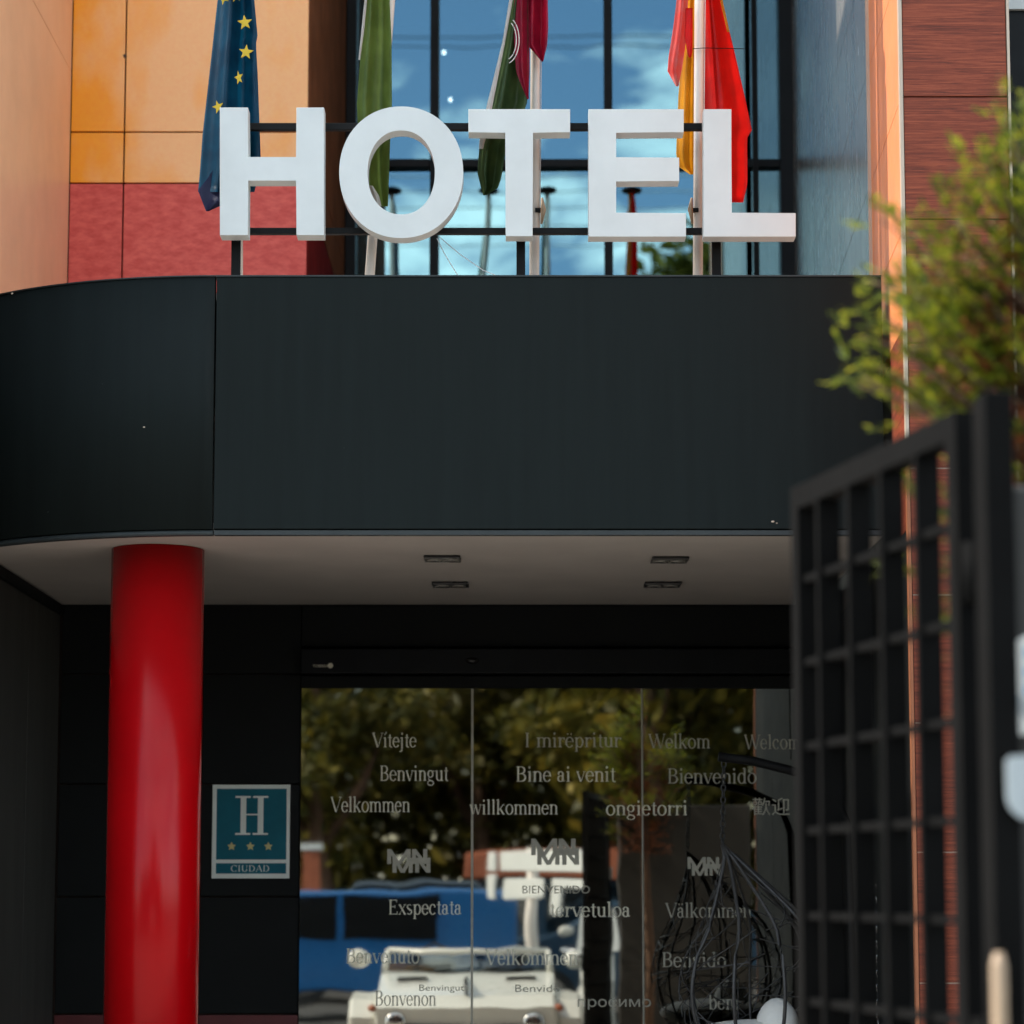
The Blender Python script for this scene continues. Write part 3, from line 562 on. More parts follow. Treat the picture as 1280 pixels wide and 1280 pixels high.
# ------------------------------------------------------------------ canopy
can = empty('entrance_canopy', (0, 11, Z_SOF), 'dark curved canopy over the hotel entrance with a deep metal fascia', 'canopy')
XJ = PX(268, YF, 500); RC = 1.5; XE = PX(1103, YF, 430)
def arc_pts(r, a0, a1, n): return [(XJ + r * math.cos(R(a)), YF + RC + r * math.sin(R(a))) for a in [a0 + (a1 - a0) * i / n for i in range(n + 1)]]
a_end = 360 - 90 - 62
arcp = arc_pts(RC, a_end, 270 - 0.15, 40)
inn = arc_pts(RC - 0.05, a_end, 270 - 0.15, 40)
def strip(outer, inner, z0, z1, name, mat, parent):
    bm = bmesh.new(); ring = []
    for (ox, oy), (ix, iy) in zip(outer, inner): ring.append([bm.verts.new(c) for c in ((ox, oy, z0), (ix, iy, z0), (ix, iy, z1), (ox, oy, z1))])
    for a, b in zip(ring[:-1], ring[1:]):
        for i in range(4): f = bm.faces.new((a[i], a[(i+1) % 4], b[(i+1) % 4], b[i])); f.smooth = (i == 3)
    bm.faces.new(ring[0]); bm.faces.new(ring[-1][::-1]); bmesh.ops.recalc_face_normals(bm, faces=bm.faces[:])
    me = bpy.data.meshes.new(name); bm.to_mesh(me); bm.free(); return link(name, me, mat, parent)
zf0 = Z_SOF + 0.022
strip(arcp, inn, zf0, Z_TOP - 0.004, 'fascia_panel', M['canopy'], can)
MB().box((XJ + 0.003, YF, zf0), (XE, YF + 0.05, Z_TOP - 0.004), 0.003).build('fascia_panel', M['canopy'], can)
# lower drip edge and top capping
lo_o = arc_pts(RC - 0.008, a_end, 270, 40); lo_i = arc_pts(RC - 0.04, a_end, 270, 40)
strip(lo_o, lo_i, Z_SOF - 0.002, zf0 - 0.004, 'drip_edge', M['canopy_edge'], can)
MB().box((XJ + 0.004, YF + 0.006, Z_SOF - 0.002), (XE, YF + 0.04, zf0 - 0.004), 0.002).build('drip_edge', M['canopy_edge'], can)
strip(arc_pts(RC + 0.004, a_end, 270, 40), arc_pts(RC - 0.06, a_end, 270, 40), Z_TOP - 0.003, Z_TOP + 0.003, 'capping', M['canopy_edge'], can)
MB().box((XJ, YF - 0.004, Z_TOP - 0.003), (XE, YF + 0.06, Z_TOP + 0.003)).build('capping', M['canopy_edge'], can)
# soffit and roof sheets following the curve
so = arc_pts(RC - 0.042, a_end, 270, 40)
poly = [(x, y) for x, y in so if x > -2.62] + [(XE + 0.0, YF + 0.042), (XE, YB - 0.004), (-2.62, YB - 0.004)]
z = Z_SOF
MB().prism([(x, y, z + 0.002) for x, y in poly if x > -9], (0, 0, 0.05)).build('soffit', M['soffit'], can)
MB().prism([(x, y, Z_TOP - 0.09) for x, y in poly], (0, 0, 0.03)).build('unseen_bounce_sheet', M['bounce_roof'], can)
for px, py in ((553, 697), (837, 698.5), (563, 729.5), (828, 729.5)):
    d = None; Yq = (Z_SOF - EYE) / (PZ(py, 10.0) - EYE) * 10.0
    p = P(px, py, Yq); hw = 23 / F * Yq
    o = MB().box((p.x - hw, Yq - 0.075, Z_SOF - 0.012), (p.x + hw, Yq + 0.075, Z_SOF + 0.0), 0.003).build('downlight', M['lamp_dark'], can)
    for s in (-1, 1): MB().tube([(p.x + s * hw * 0.45, Yq, Z_SOF - 0.016), (p.x + s * hw * 0.45, Yq, Z_SOF - 0.011)], 0.035, 14).build('lens', M['lamp_glass'], o)
# paint chips and droppings on the fascia
for px, py, r in ((180, 534, 0.005), (966, 652, 0.007), (971, 654, 0.004), (15, 367, 0.006), (60, 640, 0.003), (430, 560, 0.002), (128, 480, 0.0025)):
    Yc = YF
    if px < 268:
        X = PX(px, YF, py); Yc = YF + RC - math.sqrt(max(0.01, RC**2 - (X - XJ)**2)); X = PX(px, Yc, py); Yc = YF + RC - math.sqrt(max(0.01, RC**2 - (X - XJ)**2))
    p = P(px, py, Yc); MB().ball((p.x, Yc - 0.001, p.z), r, 0.002, r * 0.6, 8, 5).build('paint_chip', M['canopy_edge'] if r < 0.004 else M['trim'], can)

# ------------------------------------------------------------------ red column
cx, cy, cr = PX(197.5, 10.47, 700), 10.47, 0.19
colm = empty('round_column', (cx, cy, 0.12), 'glossy red round column carrying the dark canopy', 'column')
bm = bmesh.new(); bmesh.ops.create_cone(bm, cap_ends=True, segments=96, radius1=cr, radius2=cr, depth=Z_SOF - 0.12, matrix=Matrix.Translation((cx, cy, (Z_SOF + 0.12) / 2)))
for f in bm.faces: f.smooth = len(f.verts) == 4
me = bpy.data.meshes.new('shaft'); bm.to_mesh(me); bm.free(); link('shaft', me, M['column'], colm)
MB().tube([(cx, cy, 0.12), (cx, cy, 0.2)], cr + 0.03, 48).build('base_ring', M['black_matt'], colm)

# ------------------------------------------------------------------ HOTEL letters on rails
YS = 10.06
sign = empty('roof_sign', (PX(640, YS), YS, Z_TOP), 'large white block letters spelling HOTEL standing on the canopy', 'sign')
def pts_of(lst, Y): return [P(a, b, Y) for a, b in lst]
shapes = [[(274.8,134.3),(309.9,134.3),(309.9,196.7),(370.5,196.7),(370.5,134.3),(405,134.3),(405,294),(370.5,294),(370.5,225.2),(309.9,225.2),(309.9,294),(274.8,294)],
          [(585.6,136.4),(712.7,136.4),(712.7,165.4),(665.8,165.4),(665.8,295.3),(632,295.3),(632,165.4),(585.6,165.4)],
          [(735.7,136.4),(854.7,136.4),(854.7,165.4),(769.7,165.4),(769.7,196.9),(849,196.9),(849,226.4),(769.7,226.4),(769.7,266.3),(857.5,266.3),(857.5,295.8),(735.7,295.8)],
          [(879.4,136.4),(914.3,136.4),(914.3,266.3),(994.7,266.3),(994.7,295.8),(879.4,295.8)]]
LD = 0.085
for s in shapes: MB().prism(pts_of(s, YS), (0, LD, 0), 0.0015).build('letter', M['letter'], sign)
bm = bmesh.new(); n = 72; ring = []
for i in range(n):
    a = 2 * math.pi * i / n; c, s_ = math.cos(a), math.sin(a)
    q = lambda e: (abs(c) ** e * (1 if c >= 0 else -1), abs(s_) ** e * (1 if s_ >= 0 else -1))
    co, so_ = q(0.96); ci, si = q(0.93)
    o = P(501.5 + 77.5 * co, 215.3 - 82.3 * so_, YS); i_ = P(501.5 + 42 * ci, 215.5 - 52.5 * si, YS)
    ring.append([bm.verts.new(o), bm.verts.new(i_), bm.verts.new(i_ + Vector((0, LD, 0))), bm.verts.new(o + Vector((0, LD, 0)))])
for i in range(n):
    a, b = ring[i], ring[(i+1) % n]
    for k in range(4): f = bm.faces.new((a[k], a[(k+1) % 4], b[(k+1) % 4], b[k]))
bmesh.ops.recalc_face_normals(bm, faces=bm.faces[:])
me = bpy.data.meshes.new('letter'); bm.to_mesh(me); bm.free(); link('letter', me, M['letter'], sign)
yr = YS + LD + 0.003
for ya, yb in ((153.5, 162), (284.5, 292)):
    MB().box((PU(292, yr), yr, PZ(yb, yr)), (PU(900, yr), yr + 0.03, PZ(ya, yr)), 0.002).build('rail', M['black_matt'], sign)
for px in (296, 651, 894.5):
    MB().box((PU(px - 5.5, yr + 0.03), yr + 0.033, Z_TOP - 0.08), (PU(px + 5.5, yr + 0.03), yr + 0.06, PZ(150, yr)), 0.002).build('post', M['black_matt'], sign)
# loose wire under the O
for a in ([(549, 296), (575, 318), (604, 338), (640, 352)], [(546, 298), (556, 318), (572, 344), (580, 352)]):
    MB().tube([P(x, y, yr + 0.1) for x, y in a], 0.0018, 5).build('wire', M['cable'], sign)

# ------------------------------------------------------------------ flagpoles and flags
YPOLE = 10.3
ZPT = 7.3
poles = [('a', 297.5, 297.5, 'white flagpole behind the H, flying the blue starred flag'), ('b', 464, 486, 'leaning white flagpole behind the O, flying the green flag'),
         ('c', 668, 669.5, 'white flagpole behind the T, flying the green and crimson flag'), ('d', 872.5, 874, 'white flagpole between E and L, flying the red and yellow flag')]
pole_x = []
for k, xb, xt, lab in poles:
    b = P(xb, 320, YPOLE); t = P(xt, 25, YPOLE); d = (t - b) / (t.z - b.z)
    o = empty('flagpole', b + d * (Z_TOP - 0.06 - b.z), lab, 'flagpole', 'flagpoles on the canopy')
    p0 = b + d * (Z_TOP - 0.06 - b.z); p1 = b + d * (ZPT - b.z); pole_x.append((p0, p1))
    MB().tube([p0, p0.lerp(p1, 0.5), p1], [0.0205, 0.020, 0.0185], 16).build('pole', M['pole'], o)
    MB().ball((p1.x, p1.y, p1.z + 0.02), 0.085, 0.085, 0.028).build('finial', M['black_matt'], o)
    MB().tube([p0 + Vector((0, 0, 0.0)), p0 + Vector((0, 0, 0.05))], 0.05, 16).build('foot', M['black_matt'], o)
    if k in 'cd':
        s = 1 if k == 'c' else -1; q = P(675 if k == 'c' else 867, 263, YPOLE - 0.02)
        MB().box((q.x - 0.02, q.y - 0.012, q.z - 0.008), (q.x + 0.02, q.y + 0.012, q.z + 0.008), 0.002).build('clamp', M['black_matt'], o)
        MB().tube([(q.x + s * 0.008, q.y - 0.01, q.z + 0.05), (q.x + s * 0.014, q.y - 0.014, q.z), (q.x + s * 0.006, q.y - 0.01, q.z - 0.06)], [0.004, 0.011, 0.004], 8).build('rope_coil', M['brass'], o)
    MB().tube([p0 + Vector((0.024, -0.01, 0.3)), p1 + Vector((0.03, -0.01, -0.05))], 0.002, 5).build('halyard', M['cable'], o)

def drape(name, rows, Y, mat, parent, amp=0.03, waves=1.5, ph=0.0, m=26, n=90, lean=0.0, th=0.0025):
    """a hanging cloth: rows of (y, left, right), folded in depth; real thickness"""
    bm = bmesh.new(); grid = []
    y0, y1 = rows[0][0], rows[-1][0]
    def smooth(t): return t
    for j in range(n + 1):
        y = y0 + (y1 - y0) * j / n
        for a, b in zip(rows[:-1], rows[1:]):
            if a[0] <= y <= b[0] + 1e-6: break
        t = (y - a[0]) / (b[0] - a[0]); xl_ = a[1] + (b[1] - a[1]) * t; xr_ = a[2] + (b[2] - a[2]) * t
        row = []
        for i in range(m + 1):
            u = i / m
            dep = amp * math.sin(2 * math.pi * waves * u + ph + 0.9 * j / n) + 0.18 * amp * math.sin(2 * math.pi * waves * 2.3 * u + 2.0 * ph + 3.0 * j / n) + lean * (u - 0.5)
            row.append(bm.verts.new(P(xl_ + (xr_ - xl_) * u, y, Y + dep)))
        grid.append(row)
    for j in range(n):
        for i in range(m): f = bm.faces.new((grid[j][i], grid[j][i+1], grid[j+1][i+1], grid[j+1][i])); f.smooth = True
    r = bmesh.ops.solidify(bm, geom=bm.faces[:], thickness=th)
    for f in bm.faces: f.smooth = True
    me = bpy.data.meshes.new(name); bm.to_mesh(me); bm.free(); return link(name, me, mat, parent)
c_eu = cloth('blue flag cloth', (0.003, 0.075, 0.16), (0.004, 0.11, 0.21)); c_star = cloth('yellow star print', (0.75, 0.52, 0.03), trans=0.2)
c_eul = cloth('backlit blue flag cloth', (0.05, 0.06, 0.16), trans=0.6)  # light coming through the flag tail, painted as a lighter purple
c_green = cloth('green flag cloth', (0.17, 0.26, 0.06), (0.21, 0.31, 0.075), 0.5); c_greend = cloth('deep green flag cloth', (0.06, 0.12, 0.045), (0.10, 0.17, 0.06), 0.4)
c_crim = cloth('crimson flag cloth', (0.46, 0.015, 0.06), (0.60, 0.02, 0.08), 0.5); c_red = cloth('red flag cloth', (0.80, 0.012, 0.012), (0.88, 0.016, 0.014), 0.55)
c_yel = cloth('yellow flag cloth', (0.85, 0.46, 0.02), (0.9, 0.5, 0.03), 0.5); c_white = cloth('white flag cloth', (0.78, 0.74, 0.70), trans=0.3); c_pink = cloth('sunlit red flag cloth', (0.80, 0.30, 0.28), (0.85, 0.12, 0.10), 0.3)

f1 = empty('flag', P(298, 10, YPOLE), 'drooping dark blue flag with yellow stars beside the H', 'flag', 'flags above the canopy')
drape('cloth', [(-560, 296, 303), (-480, 292, 310), (-150, 282, 312), (0, 272, 318), (45, 267, 322), (55, 266, 320), (90, 262, 322), (170, 253, 325), (200, 251, 326), (225, 249, 322), (240, 247.5, 318)], YPOLE - 0.06, c_eu, f1, 0.035, 1.6, 0.4)
drape('cloth_tail', [(203, 272, 305), (222, 260, 316), (238, 247.5, 312), (250, 252, 292), (264, 257.5, 261)], YPOLE - 0.075, c_eul, f1, 0.012, 1.0, 0.4, 14, 20)
def star(px, py, r, Y, mat, parent, rot=0.0, squeeze=1.0, pull=0.0):
    pts = []
    for i in range(10):
        a = math.pi / 2 + rot + i * math.pi / 5; rr = r if i % 2 == 0 else r * 0.42
        pts.append(P(px + rr * math.cos(a) * squeeze, py - rr * math.sin(a), Y))
    MB().prism(pts, (0, 0.006, 0)).build('star', mat, parent)
for px, py, r, ro, sq in ((306, 28, 9.5, 0.1, 1), (307.5, 65, 9.5, -0.1, 1), (298.5, 97, 9, 0.25, 0.6), (272.5, 133.5, 8.5, 0.3, 0.85), (279, -3, 9, 0.5, 0.8), (295, -6, 9, 0.1, 0.8)):
    star(px, py, r, YPOLE - 0.108, c_star, f1, ro, sq)

f2 = empty('flag', P(480, 10, YPOLE), 'long plain light green flag hanging behind the O', 'flag', 'flags above the canopy')
drape('cloth', [(-560, 527, 534), (-480, 515, 530), (-150, 473, 498), (0, 457, 487), (50, 452, 489.5), (130, 446, 490), (170, 448, 488), (230, 456, 486), (258, 468, 485)], YPOLE - 0.05, c_green, f2, 0.025, 1.2, 2.4)
drape('hem', [(-100, 466, 469.5), (0, 455.5, 459), (40, 451.5, 455), (75, 448, 450)], YPOLE - 0.075, c_white, f2, 0.004, 1, 0, 6, 16)
drape('tail', [(232, 459, 466), (245, 461, 474), (258, 468, 477)], YPOLE - 0.085, c_white, f2, 0.006, 1, 0, 8, 10)

f3 = empty('flag', P(660, 10, YPOLE), 'folded green and crimson flag with a white emblem behind the T', 'flag', 'flags above the canopy')
drape('green_half', [(-560, 666, 672), (-480, 660, 672), (-140, 650, 666), (0, 638, 660), (50, 630, 660), (130, 611, 659), (150, 606, 650), (180, 599.5, 634), (215, 596.5, 628), (234, 601, 624), (244, 604, 608)], YPOLE - 0.06, c_greend, f3, 0.03, 1.4, 1.2)
drape('white_edge', [(-60, 642, 646), (0, 636.5, 641), (50, 628.5, 632), (130, 609, 616), (170, 600, 608), (186, 598.5, 604)], YPOLE - 0.095, c_white, f3, 0.003, 1, 0, 6, 24)
drape('crimson_half', [(-140, 660, 668), (0, 643, 661), (40, 642, 662), (90, 645, 662), (110, 653, 661), (124, 659, 661)], YPOLE - 0.10, c_crim, f3, 0.014, 1.2, 0.3, 16, 34)
drape('crimson_fold', [(-560, 670, 677), (-140, 664, 682), (0, 660, 684.5), (30, 659, 685.5), (56, 659, 684), (66, 676, 683), (77, 677, 679)], YPOLE - 0.075, c_crim, f3, 0.03, 1.3, 1.9, 18, 30)
for k, (cx_, cy_, rr, a0, a1) in enumerate(((632, 50, 17, -75, 60), (631, 50, 14.5, -70, 58))):
    MB().tube([P(cx_ + rr * math.cos(R(a)), cy_ - 1.75 * rr * math.sin(R(a)), YPOLE - 0.122) for a in range(a0, a1, 6)], 0.0022, 5).build('emblem', c_white, f3)

f4 = empty('flag', P(872, 10, YPOLE), 'bright red and yellow flag draped round its pole behind E and L', 'flag', 'flags above the canopy')
drape('red_half', [(-560, 875, 881), (-480, 874, 888), (-140, 874, 894), (0, 876, 902), (60, 874, 917), (130, 873, 933), (168, 873, 941), (172, 873, 934), (230, 876, 934.5), (244, 880, 931), (253, 900, 929)], YPOLE + 0.055, c_red, f4, 0.03, 1.1, 0.5)
drape('yellow_stripe', [(-570, 868, 873), (-140, 864, 871), (0, 859, 868), (60, 853, 868), (120, 848, 868), (195, 845, 868), (208, 848, 868), (218, 862, 867)], YPOLE + 0.03, c_yel, f4, 0.014, 1.1, 1.0, 16)
drape('red_edge', [(-540, 866, 870), (-140, 855, 867), (0, 846, 860), (40, 841, 859), (85, 833.5, 853), (96, 836, 850), (108, 845, 848)], YPOLE - 0.03, c_pink, f4, 0.012, 1.0, 0.2, 16, 34)  # sun highlight on the red cloth, painted pink
drape('red_tip', [(10, 857, 866), (45, 856, 866), (66, 859, 865.5), (72, 861, 864)], YPOLE - 0.035, c_red, f4, 0.004, 1.0, 0.2, 8, 14)
drape('yellow_edge', [(-60, 895, 899), (0, 900, 903), (40, 909, 912)], YPOLE + 0.02, c_yel, f4, 0.003, 1, 0, 6, 14)
MB().tube([P(866, 61, YPOLE - 0.035), P(880, 60, YPOLE - 0.03), P(930, 61, YPOLE + 0.1)], 0.0018, 5).build('cord', M['black_matt'], f4)

# ------------------------------------------------------------------ plaque
Yq = YB + 0.018
pl = empty('hotel_plaque', P(313, 1097, Yq), 'teal hotel rating plaque with white H and three stars on charcoal wall', 'plaque')
def prect(x0, y0, x1, y1, Y, th, name, mat, bev=0.001):
    return MB().box((PX(x0, Y), Y - th, PZ(y1, Y)), (PX(x1, Y), Y, PZ(y0, Y)), bev).build(name, mat, pl)
prect(265.5, 981, 362.5, 1098, Yq, 0.012, 'border', M['plaque_white'])
prect(270.5, 986, 358, 1074.5, Yq - 0.012, 0.0015, 'face', M['teal'], 0); prect(270.5, 1079, 358, 1092, Yq - 0.012, 0.0015, 'face', M['teal'], 0)
g = MB(); yq = Yq - 0.0145
def hq(x0, y0, x1, y1, d): g.box((PX(x0, yq), yq - d, PZ(y1, yq)), (PX(x1, yq), yq, PZ(y0, yq)))
hq(300.5, 996.3, 307.5, 1042.2, .001); hq(322, 996.3, 329, 1042.2, .001); hq(307.4, 1017.3, 322.1, 1019, .0008)
for a, b in ((294, 313), (316, 335)): hq(a, 995, b, 997.3, .0012); hq(a, 1041.3, b, 1043.6, .0012)
g.build('letter', M['plaque_white'], pl)
for px in (289.5, 313, 335.5):
    pts = []
    for i in range(10):
        a = math.pi / 2 + i * math.pi / 5; rr = 5.6 if i % 2 == 0 else 2.8; pts.append(P(px + rr * math.cos(a), 1058 - rr * math.sin(a), yq))
    MB().prism(pts, (0, -0.0015, 0)).build('star', M['star_gold'], pl)
g = MB(); o = P(288.5, 1089.5, yq); serif('CIUDAD', g, (o.x, yq - 0.0005, o.z), 0.046, width=PX(337, yq) - PX(288.5, yq)); g.build('lettering', M['plaque_white'], pl, fix=False)

# ------------------------------------------------------------------ gate
gate = empty('steel_gate', (0.66, 4.6, 0), 'dark open lattice steel gate with square cells in the foreground', 'gate')
zgt = 2.4
ga = Vector((PX(1003, 5.0, 700), 5.0, 0)); gb = Vector((PX(1213, 4.17, 700), 4.17, 0)); gdir = (gb - ga).normalized(); gn = Vector((-gdir.y, gdir.x, 0)); glen = (gb - ga).length
def gbar(t0, t1, z0, z1, th, name, bev=0.002):
    a = ga + gdir * t0; b = ga + gdir * t1
    MB().prism([a - gn * th / 2 + Vector((0, 0, z0)), b - gn * th / 2 + Vector((0, 0, z0)), b + gn * th / 2 + Vector((0, 0, z0)), a + gn * th / 2 + Vector((0, 0, z0))], (0, 0, z1 - z0)).build(name, M['gate'], gate)
ztop = PZ(611, 5.0)
gbar(0, 0.04, 0.06, ztop, 0.045, 'stile'); gbar(glen - 0.045, glen, 0.06, ztop, 0.045, 'stile')
gbar(0.041, glen - 0.046, ztop - 0.045, ztop - 0.001, 0.044, 'top_rail'); gbar(0.041, glen - 0.046, 0.06, 0.11, 0.044, 'bottom_rail')
nb = 4
for i in range(nb):
    t = glen * (i + 1) / (nb + 1) - 0.017; gbar(t - 0.007, t + 0.007, 0.111, ztop - 0.046, 0.045, 'upright')
z = ztop - 0.022 - 0.163
while z > 0.2:
    gbar(0.041, glen - 0.046, z - 0.0065, z + 0.0065, 0.024, 'crossbar'); z -= 0.163
for zz in (0.5, 1.35, 2.12):
    c = gb + gdir * 0.006; MB().tube([(c.x, c.y, zz - 0.05), (c.x, c.y, zz + 0.05)], 0.016, 12).build('hinge', M['gate'], gate)
gl = ga + gdir * 0.02
MB().box((gl.x - 0.035, gl.y - 0.05, 1.0), (gl.x + 0.035, gl.y + 0.05, 1.18), 0.006).build('lock_box', M['gate'], gate)
MB().tube([(gl.x - 0.036, gl.y, 1.12), (gl.x - 0.08, gl.y, 1.12), (gl.x - 0.08, gl.y - 0.11, 1.12)], 0.009, 8).build('latch', M['chrome'], gate)
gp = empty('gate_post', (0.8, 4.12, 0), 'thick dark post at the hinge side of the lattice gate', 'post')
pa = gb + gdir * 0.012
MB().box((PX(1224, 4.1, 800), 4.02, 0), (PX(1261, 4.1, 800), 4.12, PZ(500, 4.1)), 0.003).build('shaft', M['gate'], gp)
h = P(1246, 1190, 4.0); 
MB().tube([(h.x, 3.985, h.z - 0.17), (h.x, 3.985, h.z - 0.15), (h.x, 3.985, h.z - 0.02), (h.x, 3.985, h.z)], [0.008, 0.0125, 0.0125, 0.007], 14).build('handle', M['brass'], gp)
for dz in (-0.03, -0.14): MB().tube([(h.x, 3.985, h.z + dz), (h.x, 4.02, h.z + dz)], 0.006, 8).build('handle_bracket', M['brass'], gp)
# boundary wall with notices
bw = empty('boundary_wall', (1.0, 4.3, 0), 'grey rendered boundary wall behind the gate post', 'wall')
xw = PX(1263, 4.35)
MB().box((xw + 0.001, 4.35, 0), (1.9, 4.6, PZ(606, 4.35)), 0.01).build('wall_face', M['wall_grey'], bw)
nb1 = empty('notice_sign', P(1275, 858, 4.3), 'white notice with blue print at the frame edge above a second notice', 'sign')
def skew_sign(x0, x1, ya0, ya1, yb0, yb1, Y, mat, par, name, th=0.006, back=0.0):
    pts = [P(x0, ya1, Y), P(x1, yb1, Y), P(x1, yb0, Y), P(x0, ya0, Y)]
    for q, k in zip(pts, (0, 1, 1, 0)): q.y = Y - 0.03 * k
    MB().prism(pts, (0, th, 0)).build(name, mat, par)
skew_sign(1265, 1300, 804, 921, 785, 915, 4.33, M['notice'], nb1, 'board')
for y in (812, 836, 858): skew_sign(1272, 1297, y, y + 15, y - 8, y + 8, 4.327, M['sign_blue'], nb1, 'print', 0.002)
nb2 = empty('notice_sign', P(1270, 985, 4.3), 'plain white rounded notice under the blue printed one', 'sign')
pts = [P(x, y, 4.0) for x, y in ((1258, 950), (1264, 945), (1300, 943), (1300, 1025), (1276, 1023), (1264, 1012), (1259, 998))]
MB().prism(pts, (0, 0.006, 0)).build('board', M['notice'], nb2)

# ------------------------------------------------------------------ conifer above the gate
def spray(bm, o, d, length, wid, up):
    """one flat spray: a short twig with leaflets"""
    d = d.normalized(); side = d.cross(up)
    if side.length < 1e-3: side = d.cross(Vector((1, 0, 0)))
    side.normalize(); n = 4
    for i in range(n):
        c = o + d * length * (i / n); l = length * 0.55 * (1 - 0.35 * i / n)
        for s in (-1, 1):
            q = (d * 0.75 + side * s * random.uniform(0.5, 0.9) + up * random.uniform(-0.35, 0.35)).normalized()
            nrm = q.cross(up + Vector((random.uniform(-.6, .6), random.uniform(-.6, .6), 0))).normalized() * wid
            bm.faces.new([bm.verts.new(p) for p in (c, c + q * l * 0.5 + nrm, c + q * l, c + q * l * 0.5 - nrm)])
con = empty('conifer_tree', (1.08, 4.75, 0), 'blurred yellow green conifer overhanging the lattice gate', 'tree')
rnd = random.Random(3)
base = Vector((1.07, 4.75, 0)); 
MB().tube([base, base + Vector((0.01, 0, 1.0)), base + Vector((-0.04, 0.02, 2.0)), base + Vector((-0.07, 0, 2.7)), base + Vector((-0.02, 0, 2.95))], [0.05, 0.045, 0.035, 0.026, 0.01], 10).build('trunk', M['bark'], con)
bmg = bmesh.new(); bmd = bmesh.new(); limbs = MB()
tips = []
for k in range(34):
    z = rnd.uniform(2.15, 2.82); a = rnd.uniform(0, 2 * math.pi)
    reach = (0.40 if z < 2.95 else 0.40 - 0.26 * (z - 2.95)) * rnd.uniform(0.6, 1.08)
    s = Vector((base.x - 0.05, base.y, z - 0.1)); e = s + Vector((math.cos(a) * reach, math.sin(a) * reach * 0.7, rnd.uniform(0.0, 0.26)))
    tips.append((s, e))
# named limbs that the picture shows reaching over the canopy
for px, py in ((1052, 470), (1062, 452), (1078, 395), (1085, 355), (1100, 480), (1090, 430), (1120, 500), (1110, 440), (1135, 330), (1150, 260), (1160, 300), (1165, 230), (1200, 190), (1225, 140), (1130, 400), (1140, 520), (1175, 500), (1210, 300), (1250, 180), (1190, 420), (1270, 150), (1230, 240), (1205, 365), (1250, 330), (1160, 375), (1180, 455), (1240, 420), (1265, 260), (1105, 345), (1120, 370)):
    e = P(px + 26, py, 4.75 + rnd.uniform(-0.12, 0.12)); s = Vector((base.x - 0.05, base.y, e.z - 0.16)); tips.append((s, e))
for s, e in tips:
    mid = s.lerp(e, 0.5) + Vector((0, 0, -0.03)); limbs.tube([s, mid, e], [0.007, 0.005, 0.002], 5)
    n = 25
    for i in range(n):
        t = 0.28 + 0.72 * (i + rnd.random()) / n; o = s.lerp(e, t) + Vector((rnd.gauss(0, .022), rnd.gauss(0, .03), rnd.gauss(0, .022)))
        d = (e - s).normalized() + Vector((rnd.uniform(-.9, .9), rnd.uniform(-.9, .9), rnd.uniform(-.4, 1.0)))
        inner = t < 0.5 and rnd.random() < 0.5
        spray(bmd if inner else bmg, o, d, rnd.uniform(0.025, 0.07), rnd.uniform(0.003, 0.0065), Vector((0, 0, 1)))
for k in range(700):
    o = Vector((base.x - 0.03 + rnd.gauss(0, 0.10), base.y + rnd.gauss(0, 0.08), rnd.uniform(1.9, 2.5)))
    spray(bmd, o, Vector((rnd.uniform(-1, 1), rnd.uniform(-1, 1), rnd.uniform(-.6, .6))), rnd.uniform(0.03, 0.05), 0.005, Vector((0, 0, 1)))
limbs.build('limb', M['bark'], con)
for nm, b, mt in (('crown', bmg, M['thuja']), ('inner_foliage', bmd, M['dry'])):
    me = bpy.data.meshes.new(nm); b.to_mesh(me); b.free(); link(nm, me, mt, con)

# ------------------------------------------------------------------ hanging chair
YC = 11.4
hc = empty('hanging_chair', (PX(920, YC), YC, 0.12), 'dark open wicker egg chair with white cushion hanging by the glass doors', 'chair')
top = P(903, 1056, YC); ez = 0.62; hcx = PX(944, YC); zc = top.z - 0.62
arm = [P(898, 946, YC), P(940, 951, YC), P(1000, 966, YC), P(1040, 985, YC)]
px_ = arm[-1].x
MB().tube(arm + [Vector((px_ + 0.06, YC, arm[-1].z - 0.15)), Vector((px_ + 0.08, YC, 1.2)), Vector((px_ + 0.05, YC, 0.3)), Vector((px_, YC, 0.15))], 0.021, 12).build('stand', M['black_matt'], hc)
MB().tube([(hcx + 0.45 * math.cos(a), YC + 0.1 + 0.45 * math.sin(a), 0.145) for a in [i * math.pi / 12 for i in range(25)]], 0.02, 8).build('base_ring', M['black_matt'], hc)
ch0 = P(905, 944, YC); nlk = 15
for i in range(nlk):
    c = ch0.lerp(top, (i + 0.5) / nlk); hl = (ch0.z - top.z) / nlk * 0.66; pts = []
    for k in range(11):
        a = 2 * math.pi * k / 10; off = Vector((math.cos(a) * 0.010, 0, math.sin(a) * hl)) if i % 2 else Vector((0, math.cos(a) * 0.010, math.sin(a) * hl))
        if i % 2 == 0: off.x = off.y * 0.5
        pts.append(c + off)
    MB().tube(pts, 0.0032, 6, False).build('chain_link', M['chain'], hc)
def egg(th, s):
    """th around, s from 0 (top) to 1 (bottom)"""
    prof = math.sin(math.pi * min(1, s) ** 1.15) * 0.345
    lean = top.x + (hcx - top.x) * min(1, s / 0.3) ** 0.8
    return Vector((lean + prof * math.cos(th), YC + prof * math.sin(th), top.z - s * 1.18))
ribs = [-150, -112, -75, -35, 0, 40, 90, 140]
for a in ribs: MB().tube([egg(R(a), i / 22) for i in range(23)], 0.0085 if a < 45 else 0.006, 7).build('rib', M['wicker'], hc)
g = MB(); rw = random.Random(11)
